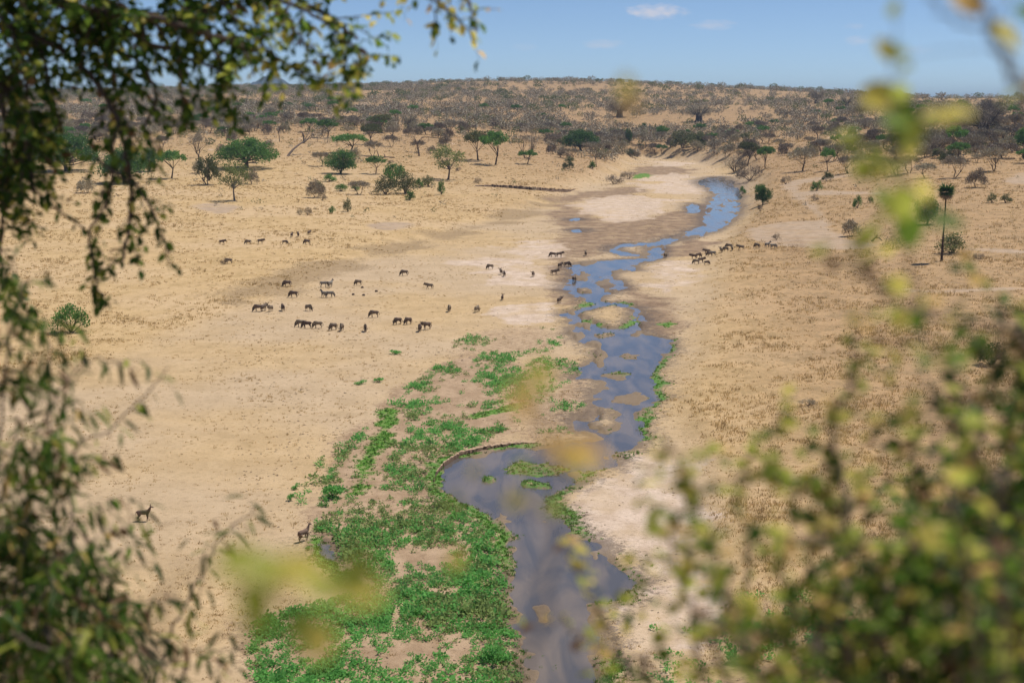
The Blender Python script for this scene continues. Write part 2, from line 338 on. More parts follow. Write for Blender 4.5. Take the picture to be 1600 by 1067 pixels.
def leafmat(name, col, trans=.45, var=.3, scale=2.0, objvar=0.0, gloss=.015):
    """thin leaf: diffuse + light through the blade + a little sheen"""
    m, nt, b, N, Lk = mat(name)
    t = N.new('ShaderNodeTexCoord'); nz = N.new('ShaderNodeTexNoise'); nz.inputs['Scale'].default_value = scale; nz.inputs['Detail'].default_value = 3
    Lk.new(t.outputs['Object'], nz.inputs['Vector'])
    mx = N.new('ShaderNodeMix'); mx.data_type = 'RGBA'
    mx.inputs[6].default_value = (*[c * (1 - var) for c in col], 1); mx.inputs[7].default_value = (*[min(1, c * (1 + var)) for c in col], 1)
    Lk.new(nz.outputs[0], mx.inputs[0]); out = mx.outputs[2]
    if objvar:
        oi = N.new('ShaderNodeObjectInfo'); hs = N.new('ShaderNodeHueSaturation')
        mr = N.new('ShaderNodeMapRange'); mr.inputs[3].default_value = 1 - objvar; mr.inputs[4].default_value = 1 + objvar
        Lk.new(oi.outputs['Random'], mr.inputs[0]); Lk.new(mr.outputs[0], hs.inputs['Value']); Lk.new(out, hs.inputs['Color']); out = hs.outputs[0]
    df = N.new('ShaderNodeBsdfDiffuse'); tr = N.new('ShaderNodeBsdfTranslucent'); gl = N.new('ShaderNodeBsdfGlossy'); gl.inputs['Roughness'].default_value = .45
    m1 = N.new('ShaderNodeMixShader'); m1.inputs[0].default_value = trans; m2 = N.new('ShaderNodeMixShader'); m2.inputs[0].default_value = gloss
    Lk.new(out, df.inputs[0]); Lk.new(out, tr.inputs[0]); Lk.new(df.outputs[0], m1.inputs[1]); Lk.new(tr.outputs[0], m1.inputs[2])
    Lk.new(m1.outputs[0], m2.inputs[1]); Lk.new(gl.outputs[0], m2.inputs[2]); Lk.new(m2.outputs[0], N['Material Output'].inputs[0])
    N.remove(b); return m

def ground_material():
    m, nt, b, N, Lk = mat('valley_ground')
    geo = N.new('ShaderNodeNewGeometry')
    def noise(scale, detail=4, rough=.55, stretch=None):
        n = N.new('ShaderNodeTexNoise'); n.inputs['Scale'].default_value = scale; n.inputs['Detail'].default_value = detail; n.inputs['Roughness'].default_value = rough
        if stretch:
            mp = N.new('ShaderNodeMapping'); mp.inputs['Scale'].default_value = stretch; Lk.new(geo.outputs['Position'], mp.inputs[0]); Lk.new(mp.outputs[0], n.inputs['Vector'])
        else: Lk.new(geo.outputs['Position'], n.inputs['Vector'])
        return n.outputs[0]
    def attr(nm, k=0.0):
        a = N.new('ShaderNodeAttribute'); a.attribute_name = nm; v = a.outputs['Fac']
        if not k: return v
        e = M('MULTIPLY', M('SUBTRACT', 1.0, M('ABSOLUTE', M('SUBTRACT', M('MULTIPLY', v, 2.0), 1.0), 0.0)), k)   # strongest on the border
        return rng(M('ADD', v, M('MULTIPLY', e, M('ADD', M('SUBTRACT', fine, .5), M('SUBTRACT', vfine, .5)))), .25, .75)
    def M(op, a, c, clamp=False):
        n = N.new('ShaderNodeMath'); n.operation = op; n.use_clamp = clamp
        for i, v in enumerate((a, c)):
            if isinstance(v, (int, float)): n.inputs[i].default_value = v
            else: Lk.new(v, n.inputs[i])
        return n.outputs[0]
    def rng(v, a, c, lo=0.0, hi=1.0):
        n = N.new('ShaderNodeMapRange'); n.inputs[1].default_value = a; n.inputs[2].default_value = c; n.inputs[3].default_value = lo; n.inputs[4].default_value = hi; n.interpolation_type = 'SMOOTHSTEP'
        Lk.new(v, n.inputs[0]); return n.outputs[0]
    def mixc(f, a, c):
        n = N.new('ShaderNodeMix'); n.data_type = 'RGBA'
        if isinstance(f, float): n.inputs[0].default_value = f
        else: Lk.new(f, n.inputs[0])
        for i, v in ((6, a), (7, c)):
            if isinstance(v, tuple): n.inputs[i].default_value = (*v, 1)
            else: Lk.new(v, n.inputs[i])
        return n.outputs[2]
    big, mid, fine, vfine = noise(.022), noise(.16), noise(1.3, 5, .65), noise(6.5, 4, .7)
    patch = noise(.42, 4, .6, (1, .6, 1)); fleck = noise(2.6, 3, .6)
    straw = mixc(rng(mid, .3, .7), (.58, .41, .215), (.49, .34, .172))
    straw = mixc(rng(big, .42, .62), straw, (.57, .41, .24))
    straw = mixc(M('MULTIPLY', rng(patch, .5, .66), .6), straw, (.39, .27, .125))
    straw = mixc(M('MULTIPLY', rng(patch, .46, .32), .4), straw, (.67, .50, .30))
    straw = mixc(M('MULTIPLY', rng(fine, .52, .70), .45), straw, (.36, .245, .11))
    straw = mixc(M('MULTIPLY', rng(fleck, .54, .70), .5), straw, (.30, .205, .092))
    straw = mixc(M('MULTIPLY', rng(vfine, .5, .72), .4), straw, (.29, .19, .085))
    straw = mixc(M('MULTIPLY', rng(vfine, .5, .3), .4), straw, (.69, .53, .32))
    hill = mixc(rng(mid, .35, .68), (.45, .29, .155), (.35, .225, .12))
    hill = mixc(M('MULTIPLY', rng(patch, .48, .62), .6), hill, (.235, .165, .09))
    hill = mixc(M('MULTIPLY', rng(fine, .5, .66), .6), hill, (.20, .14, .08))
    hill = mixc(M('MULTIPLY', rng(fleck, .5, .34), .35), hill, (.52, .37, .21))
    col = mixc(attr('hill'), straw, hill)
    dusty = mixc(rng(mid, .3, .7), (.54, .41, .275), (.46, .345, .225))
    dusty = mixc(M('MULTIPLY', rng(fine, .5, .7), .5), dusty, (.27, .195, .125))
    col = mixc(M('MULTIPLY', attr('bed'), rng(big, .35, .6, .25, .85)), col, dusty)
    col = mixc(M('MULTIPLY', attr('gully', 2.2), .75), col, mixc(rng(fine, .3, .7), (.35, .25, .145), (.25, .175, .10)))
    sandc = mixc(rng(patch, .35, .7), (.66, .53, .43), (.50, .38, .285)); sandc = mixc(M('MULTIPLY', rng(fine, .5, .72), .6), sandc, (.42, .31, .225))
    sandc = mixc(M('MULTIPLY', rng(fleck, .58, .7), .55), sandc, (.30, .215, .15))
    col = mixc(M('MULTIPLY', attr('sand', 2.6), rng(mid, .38, .56, .45, 1.0)), col, sandc)
    trackc = mixc(rng(patch, .3, .7), (.48, .36, .255), (.38, .28, .195))
    col = mixc(M('MULTIPLY', attr('track', 2.6), rng(mid, .35, .55, .6, 1.0)), col, trackc)
    mudc = mixc(rng(patch, .35, .68), (.33, .23, .15), (.215, .145, .095)); mudc = mixc(M('MULTIPLY', rng(fine, .5, .7), .5), mudc, (.16, .11, .075))
    col = mixc(M('MULTIPLY', M('MULTIPLY', attr('mud', 2.2), rng(mid, .3, .55, .55, 1.0)), M('SUBTRACT', 1.0, M('MULTIPLY', attr('sand', 2.2), .8))), col, mudc)
    soil = mixc(rng(patch, .35, .65), (.46, .33, .22), (.34, .235, .15)); soil = mixc(M('MULTIPLY', rng(fine, .48, .68), .6), soil, (.24, .165, .10))
    col = mixc(attr('soil', 2.2), col, soil)
    col = mixc(M('MULTIPLY', attr('wet', 2.2), .68), col, mixc(rng(vfine, .3, .7), (.13, .092, .062), (.085, .062, .044)))
    grn = mixc(rng(vfine, .3, .7), (.08, .20, .03), (.13, .27, .045))
    col = mixc(M('MULTIPLY', attr('moss', 2.2), rng(fine, .3, .55, .55, 1.0)), col, grn)
    Lk.new(col, b.inputs['Base Color'])
    Lk.new(rng(attr('wet', 2.2), 0, 1, .95, .55), b.inputs['Roughness']); b.inputs['Specular IOR Level'].default_value = .15
    bp = N.new('ShaderNodeBump'); bp.inputs['Strength'].default_value = .55; bp.inputs['Distance'].default_value = .22
    Lk.new(M('ADD', fine, M('MULTIPLY', vfine, .6)), bp.inputs['Height']); Lk.new(bp.outputs[0], b.inputs['Normal'])
    return m

def water_material():
    m, nt, b, N, Lk = mat('river_water')
    geo = N.new('ShaderNodeNewGeometry')
    mp = N.new('ShaderNodeMapping'); mp.inputs['Scale'].default_value = (.9, .22, 1); Lk.new(geo.outputs['Position'], mp.inputs[0])
    n1 = N.new('ShaderNodeTexNoise'); n1.inputs['Scale'].default_value = .42; n1.inputs['Detail'].default_value = 8; n1.inputs['Distortion'].default_value = .7; Lk.new(mp.outputs[0], n1.inputs['Vector'])
    n2 = N.new('ShaderNodeTexNoise'); n2.inputs['Scale'].default_value = 1.6; n2.inputs['Detail'].default_value = 3; n2.inputs['Distortion'].default_value = .8; Lk.new(mp.outputs[0], n2.inputs['Vector'])
    mx = N.new('ShaderNodeMix'); mx.data_type = 'RGBA'; mx.inputs[6].default_value = (.10, .093, .092, 1); mx.inputs[7].default_value = (.20, .16, .125, 1)
    mr = N.new('ShaderNodeMapRange'); mr.inputs[1].default_value = .4; mr.inputs[2].default_value = .62; Lk.new(n1.outputs[0], mr.inputs[0]); Lk.new(mr.outputs[0], mx.inputs[0])
    Lk.new(mx.outputs[2], b.inputs['Base Color']); b.inputs['IOR'].default_value = 1.4
    mr2 = N.new('ShaderNodeMapRange'); mr2.inputs[1].default_value = .35; mr2.inputs[2].default_value = .65; mr2.inputs[3].default_value = .04; mr2.inputs[4].default_value = .14
    Lk.new(n1.outputs[0], mr2.inputs[0]); Lk.new(mr2.outputs[0], b.inputs['Roughness'])
    b.inputs['Specular IOR Level'].default_value = .9
    bp = N.new('ShaderNodeBump'); bp.inputs['Strength'].default_value = .12; bp.inputs['Distance'].default_value = .1; Lk.new(n2.outputs[0], bp.inputs['Height']); Lk.new(bp.outputs[0], b.inputs['Normal'])
    return m

M_GROUND = ground_material(); M_WATER = water_material()
M_BARK = simple('bark_brown', (.115, .082, .06), objvar=.3, scale=4, bump=.4)
M_BARKGREY = simple('bark_grey', (.16, .135, .12), objvar=.3, scale=4, bump=.4)
M_DEAD = simple('dead_wood', (.17, .13, .105), scale=4, bump=.4)
M_TWIG = simple('bare_thorn_twigs', (.315, .27, .205), objvar=.35, scale=.6)
M_TWIG2 = simple('bare_bush_twigs', (.34, .285, .205), objvar=.35, scale=.6)
M_OLIVE = leafmat('olive_leaves', (.15, .165, .068), .4, .35, .8, .3)
M_GREEN = leafmat('green_leaves', (.115, .235, .055), .45, .4, .8, .25)
M_DARKG = leafmat('dark_green_leaves', (.085, .18, .045), .4, .4, .8, .25)
M_LIGHTG = leafmat('light_green_leaves', (.17, .21, .07), .45, .35, .8, .2)
M_FORB = leafmat('herb_leaves', (.185, .46, .125), .5, .35, .5, 0, 0)
M_FORB2 = leafmat('herb_leaves_dull', (.25, .34, .12), .35, .4, .5, 0, 0)
M_STRAW = leafmat('dry_grass_blades', (.56, .405, .19), .45, .3, .6, 0, .02)
M_STRAW2 = leafmat('dry_grass_blades_brown', (.38, .265, .13), .45, .3, .6, 0, .02)
M_BANK = simple('eroded_earth', (.17, .115, .08), scale=.8, var=.5, bump=.8)
M_LUMP = simple('dark_lump', (.10, .07, .055), scale=3, var=.4, bump=.5)

# ------------------------------------------------------------------ the ground: one sheet to the horizon
def build_ground():
    d = np.concatenate([np.linspace(45, 80, 24)[:-1], 1 / np.linspace(1 / 80, 1 / 900, 450)[:-1], np.geomspace(900, 2700, 130)[:-1], np.geomspace(2700, 30000, 24)])
    side = np.geomspace(.40, 3.2, 26)[1:]
    a = np.concatenate([-side[::-1], np.linspace(-.40, .40, 800), side])
    X = (a[None, :] * d[:, None]).ravel(); Y = np.repeat(d, len(a))
    z = np.zeros(X.shape); keys = ('bed', 'sand', 'mud', 'wet', 'moss', 'track', 'gully')
    at = {k: np.zeros(X.shape) for k in keys}
    near = (Y < 1000) & (np.abs(X) < .5 * Y)
    zz, m = land(X[near], Y[near]); z[near] = zz
    for k in keys: at[k][near] = m[k]
    far = ~near
    z[far] = h_base(X[far], Y[far])
    tr = np.zeros(X.shape)
    t2 = (Y >= 900) & (Y < 1600) & (np.abs(X) < .5 * Y)
    for p in TRACK: tr[t2] = np.maximum(tr[t2], sstep(-5, 5, sdist(p, X[t2], Y[t2])))
    at['track'] = np.maximum(at['track'], tr)
    at['hill'] = np.clip(sstep(330, 900, Y + np.clip(X, -100, 200) * 1.2 + 60 * fbm(X, Y, 120, 2, 55)), 0, 1) * (1 - at['bed'])
    at['hill'] = np.maximum(at['hill'], .85 * sstep(-4, 30, X - .105 * Y) * (1 - at['bed']) * (Y < 1200))  # browner right terrace, with some lens vignetting painted into the tone
    soil = np.zeros(X.shape); nb = Y < 330
    for p, dn in FORB: soil[nb] = np.maximum(soil[nb], sstep(-3, 2, sdist(p, X[nb], Y[nb]) + 2 * fbm(X[nb], Y[nb], 5, 3, 61)) * min(1, dn + .25))
    at['soil'] = soil * (1 - .7 * at['sand'])
    na = len(a); nd = len(d)
    i = np.arange((nd - 1) * (na - 1)); r = i // (na - 1); c = i % (na - 1); v0 = r * na + c
    mb = MB(); mb.add(np.stack([X, Y, z], 1), np.stack([v0, v0 + 1, v0 + na + 1, v0 + na], 1))
    me = mb.mesh('ground', M_GROUND, True)
    for k, v in at.items():
        A = me.attributes.new(k, 'FLOAT', 'POINT'); A.data.foreach_set('value', v.astype(np.float32))
    link('ground', me, kind='structure')
build_ground()

# river: a flat sheet of water, the land rises through it
mb = MB()
_bx = flat([(400, 1180), (1250, 1180), (1250, 700), (1200, 400), (1190, 262), (1000, 262), (860, 330), (800, 500), (480, 840)])
_ys = np.linspace(70, 860, 60); _xl = []; 
V = []
for yy in _ys: V += [(-.17 * yy, yy, -.12), (.175 * yy, yy, -.12)]
mb.add(V, [(2 * i, 2 * i + 1, 2 * i + 3, 2 * i + 2) for i in range(len(_ys) - 1)])
link('river', mb.mesh('river', M_WATER), kind='structure')

# the overlook: the steep hillside the camera stands on
def h_over(x, y):
    e = .8 + .6 * fbm(x, y * 0, 7, 2, 71)
    z = np.where(y < e, 34.35 + .01 * (e - y), 34.35 - .60 * (y - e)) + .35 * fbm(x, y, 5, 3, 72) * sstep(2.5, 8, np.abs(x) + np.abs(y)) - .0006 * x * x
    return np.maximum(z, -2.5)
xs = np.linspace(-150, 150, 201); xs = np.sign(xs) * (np.abs(xs) / 150) ** 1.6 * 150
ys = np.concatenate([np.linspace(-80, -6, 25), np.linspace(-5, 66, 150)])
XX, YY = np.meshgrid(xs, ys); mb = MB(); n = len(xs)
i = np.arange((len(ys) - 1) * (n - 1)); r = i // (n - 1); c = i % (n - 1); v0 = r * n + c
mb.add(np.stack([XX.ravel(), YY.ravel(), h_over(XX.ravel(), YY.ravel())], 1), np.stack([v0, v0 + 1, v0 + n + 1, v0 + n], 1))
link('overlook_hill', mb.mesh('overlook_hill', simple('hillside_soil', (.34, .24, .14), scale=.8, var=.4, bump=.5), True), kind='structure')

# far mountain; the blue of haze is painted into its forest colour
mb = MB(); md = 7500.0
def far_mtn(px0, px1, peak, seed, name):
    mb = MB(); nx, ny = 60, 14; V = []
    for j in range(ny):
        for i in range(nx):
            u = i / (nx - 1) * 2 - 1; v = j / (ny - 1) * 2 - 1
            rr = min(1, math.hypot(u, v)); hh = (1 - rr ** 1.15) + .10 * (random.random() - .5) * (1 - rr)
            x0 = ((px0 + px1) / 2 + u * (px1 - px0) / 2 - 800) / FPX * md; pz = CAM_H + (HOR - peak) / FPX * md
            V.append((x0, md + v * 900, -20 + (pz + 20) * max(0, hh)))
    mb.add(V, [(j * nx + i, j * nx + i + 1, (j + 1) * nx + i + 1, (j + 1) * nx + i) for j in range(ny - 1) for i in range(nx - 1)])
    link(name, mb.mesh(name, simple('far_forest_hazed', (.045, .065, .085), scale=.004), True), kind='structure')
random.seed(4); far_mtn(330, 530, 118, 1, 'mountain')

# ------------------------------------------------------------------ vegetation prototypes
def crown_centres(rng, k, w, h0, h1, shape):
    """clump centres: umbrella (flat layer), dome, ball"""
    c = []
    while len(c) < k:
        x, y = rng.uniform(-1, 1, 2); r = math.hypot(x, y)
        if r > 1: continue
        if shape == 'umbrella': z = .52 + .36 * (1 - r * r) + rng.normal(0, .13)
        elif shape == 'dome':
            top = math.sqrt(max(0, 1 - r * r)); z = rng.uniform(.12, 1) ** .6 * top
            if z < .18 * (1 - r): continue
        else:
            z = rng.uniform(0, 1); rm = math.sqrt(max(0, 1 - (2 * z - 1) ** 2)) * .9 + .1
            if r > rm: continue
        c.append((x * w / 2 * .88, y * w / 2 * .88, h0 + (h1 - h0) * min(1, max(0, z)) * .94))
    return np.array(c)
def make_tree(seed, w, h, crown0, shape, k, per, leaf, mleaf, mbark, twig=False, tr=.25, fork=.35, lean=0.0, stems=1, gap=.22, limbs=None):
    rng = np.random.default_rng(seed)
    cc = crown_centres(rng, k, w, crown0 * h, h, shape)
    tm = MB(); fz = fork * h; base = Vector((0, 0, -.3))
    forks = []
    for s in range(stems):
        a = rng.uniform(0, 6.28); off = Vector((math.cos(a), math.sin(a), 0)) * (w * .07 if stems > 1 else 0)
        f = Vector((lean * w + rng.normal(0, .04) * w, rng.normal(0, .04) * w, fz)) + off * 2.2
        mid = (base + off + f) / 2 + Vector((rng.normal(0, .03) * w, rng.normal(0, .03) * w, 0))
        pts = bez(base + off * .4, mid, f, 5); tm_r = np.linspace(tr * 1.25, tr * .75, 5) / math.sqrt(stems); tm_r[0] *= 1.25
        tube(tm, pts, list(tm_r), 6); forks.append(f)
    nl = limbs or max(5, k // 3)
    idx = rng.permutation(len(cc))[:nl]
    for i in idx:
        e = Vector(cc[i]); f = min(forks, key=lambda q: (q - e).length)
        st_ = f - Vector((0, 0, rng.uniform(0, .12) * h)) if fork > .2 else f
        m = st_.lerp(e, .5) + Vector((0, 0, (-.05 if shape != 'umbrella' else .05) * h)) + Vector(rng.normal(0, .04 * w, 3)) * .5
        tube(tm, bez(st_, m, e, 4), list(np.linspace(tr * .42, tr * .1, 4)), 4, cap=False)
    cm = MB(); cl = w * gap * (1.0 if shape != 'umbrella' else .85)
    n = k * per; ci = rng.integers(0, k, n); g = rng.normal(0, 1, (n, 3)); g = unit(g) * rng.uniform(.2, 1, (n, 1)) ** .6
    sz = np.array([cl, cl, cl * (.62 if shape == 'umbrella' else .8)]) * .62
    csize = rng.uniform(.65, 1.25, k)[ci][:, None]
    pts = cc[ci] + g * sz * csize; pts[:, 2] = np.maximum(pts[:, 2], .03 * h)
    if twig:
        d = unit(g + np.array([0, 0, .5]) + rng.normal(0, .5, (n, 3))); L = rng.uniform(.6, 1.5, n) * leaf; Wd = np.full(n, leaf * .085) * rng.uniform(.7, 1.6, n)
    else:
        d = unit(rng.normal(0, 1, (n, 3)) + g * .6); L = rng.uniform(.6, 1.3, n) * leaf; Wd = L * .34
    nr = unit(rng.normal(0, 1, (n, 3)) + np.array([0, 0, .9]))
    blades(cm, pts, d, nr, L, Wd)
    return dict(w=w, h=h, parts=[('trunk', tm.mesh('trunk', mbark, True)), ('crown', cm.mesh('crown', mleaf))])
def make_bush(seed, w, h, k, per, leaf, mleaf, mbark, twig=False):
    rng = np.random.default_rng(seed); cc = crown_centres(rng, k, w, .12 * h, h, 'dome')
    mb = MB(); n = k * per; ci = rng.integers(0, k, n); g = unit(rng.normal(0, 1, (n, 3))) * rng.uniform(.2, 1, (n, 1)) ** .6
    pts = cc[ci] + g * np.array([w * .17, w * .17, h * .2]); pts[:, 2] = np.maximum(pts[:, 2], 0)
    if twig: d = unit(g * .7 + np.array([0, 0, .7]) + rng.normal(0, .5, (n, 3))); L = rng.uniform(.5, 1.4, n) * leaf; Wd = np.full(n, leaf * .06)
    else: d = unit(rng.normal(0, 1, (n, 3)) + g * .6); L = rng.uniform(.6, 1.3, n) * leaf; Wd = L * .34
    blades(mb, pts, d, unit(rng.normal(0, 1, (n, 3)) + np.array([0, 0, .9])), L, Wd)
    sm = MB()
    for i in range(7):
        e = Vector(cc[i % k]); tube(sm, bez(Vector((rng.normal(0, .03) * w, rng.normal(0, .03) * w, -.1)), e * .45, e, 4), [.06 * w / 3, .05 * w / 3, .03 * w / 3, .012 * w / 3], 4, cap=False)
    return dict(w=w, h=h, parts=[('stems', sm.mesh('stems', mbark, True)), ('foliage', mb.mesh('foliage', mleaf))])

PROTO = {}
PROTO['thorn'] = [make_tree(10 + i, 9, 6, .50, 'umbrella', 26, 60, .85, M_TWIG, M_BARK, True, .2, .34, rng_lean, 1 + (i % 2), .2)
                  for i, rng_lean in enumerate((0, .06, -.05, .1, -.08, .03))]
PROTO['greybush'] = [make_tree(30 + i, 6, 4.6, .16, 'dome', 26, 56, .75, M_TWIG2, M_BARK, True, .14, .2, 0, 2 + i % 2, .24) for i in range(5)]
PROTO['olive'] = [make_tree(40 + i, 7, 5, .15, 'dome', 34, 80, .34, M_OLIVE, M_BARK, False, .18, .22, 0, 2, .22) for i in range(3)]
PROTO['umbrella'] = [make_tree(50 + i, 10, 7.5, .52, 'umbrella', 30, 110, .42, M_GREEN, M_BARK, False, .24, .38, (.04, -.06, .1)[i], 1, .22) for i in range(3)]
PROTO['umbrella_dark'] = [make_tree(55 + i, 10, 7.5, .52, 'umbrella', 28, 100, .42, M_OLIVE, M_BARK, False, .24, .38, (.04, -.08)[i], 1, .22) for i in range(2)]
PROTO['round'] = [make_tree(60 + i, 12, 8.5, .14, 'ball', 80, 85, .42, M_DARKG, M_BARK, False, .35, .2, 0, 1, .22) for i in range(2)]
PROTO['dome'] = [make_tree(65 + i, 14, 8.5, .30, 'dome', 90, 85, .45, (M_DARKG, M_GREEN)[i], M_BARK, False, .42, .28, .02, 1, .2) for i in range(2)]
PROTO['airy'] = [make_tree(70 + i, 11, 9, .34, 'ball', 40, 55, .38, M_LIGHTG, M_BARKGREY, False, .24, .40, .04, 1, .2, limbs=22) for i in range(2)]
PROTO['greyairy'] = [make_tree(75 + i, 10, 8, .4, 'umbrella', 22, 22, .7, M_TWIG, M_BARK, True, .22, .25, .05, 2, .2, limbs=18) for i in range(2)]
PROTO['bush'] = [make_bush(80 + i, 3, 2, 22, 70, .17, M_GREEN, M_BARK) for i in range(3)]
PROTO['olivebush'] = [make_bush(85 + i, 3, 2, 22, 66, .17, M_OLIVE, M_BARK) for i in range(2)]
PROTO['drybush'] = [make_bush(90 + i, 3, 2, 20, 50, .38, M_TWIG2, M_BARK, True) for i in range(3)]
PROTO['low_herb'] = [make_bush(95 + i, 1.2, .7, 9, 26, .16, M_FORB, M_BARK) for i in range(2)]

def make_baobab(seed):
    rng = np.random.default_rng(seed); tm = MB(); cm = MB()
    tube(tm, [(0, 0, -.5), (0, 0, 1), (.1, 0, 4), (.1, 0, 6.2), (0, 0, 7.2)], [2.9, 2.3, 2.05, 2.0, 1.2], 12)
    for i in range(15):
        a = i * 2.4 + rng.uniform(-.3, .3); s_ = Vector((math.cos(a), math.sin(a), 0)); up = rng.uniform(1.5, 7.5); out = rng.uniform(3.5, 6.8)
        p0 = Vector((0, 0, 5.8)) + s_ * .9; p2 = p0 + s_ * out + Vector((0, 0, up)); p1 = p0 + s_ * out * .5 + Vector((0, 0, up * .25))
        br = bez(p0, p1, p2, 6); tube(tm, br, list(np.linspace(.6, .1, 6)), 6)
        for j in range(9):
            b0 = br[rng.integers(2, 6)]; dd = Vector(unit(rng.normal(0, 1, 3) + np.array([s_.x, s_.y, .5]))); L = rng.uniform(1.2, 2.8)
            e = b0 + dd * L; tube(tm, bez(b0, b0 + dd * L * .5 + Vector((0, 0, .2)), e, 3), [.13, .08, .03], 4, cap=False)
            n = 60; blades(cm, np.array(e)[None] + rng.normal(0, .8, (n, 3)), unit(rng.normal(0, 1, (n, 3)) + np.array(dd) * .8), rng.normal(0, 1, (n, 3)), rng.uniform(.6, 1.4, n), np.full(n, .06))
    return dict(w=15, h=14.5, parts=[('trunk', tm.mesh('trunk', simple('baobab_bark', (.085, .07, .068), scale=1.2, bump=.4), True)), ('crown', cm.mesh('crown', M_TWIG))])
PROTO['baobab'] = [make_baobab(5)]
def make_dead(seed, h, spread, lean):
    rng = np.random.default_rng(seed); tm = MB(); top = Vector((lean * h, 0, h * .62))
    tube(tm, bez(Vector((0, 0, -.3)), Vector((lean * h * .3, .1, h * .35)), top, 6), list(np.linspace(.3, .17, 6)), 6)
    cm = MB()
    for i in range(7):
        a = rng.uniform(0, 6.28); e = top + Vector((math.cos(a) * spread, math.sin(a) * spread, rng.uniform(.05, .42) * h))
        pts = bez(top - Vector((lean * h * .2, 0, rng.uniform(0, .15) * h)), top.lerp(e, .5) + Vector((0, 0, .1 * h)), e, 4)
        tube(cm, pts, [.14, .1, .07, .03], 5)
        for j in range(3):
            d = Vector(rng.normal(0, .6, 3)); tube(cm, [pts[2], pts[2] + d * .6, e + d], [.06, .045, .02], 4)
    return dict(w=spread * 2, h=h, parts=[('trunk', tm.mesh('trunk', M_DEAD, True)), ('bare_branches', cm.mesh('bare_branches', M_DEAD, True))])
PROTO['dead'] = [make_dead(3, 8, 2.6, .12), make_dead(4, 8, 1.6, .75), make_dead(6, 6, 2.0, -.1)]

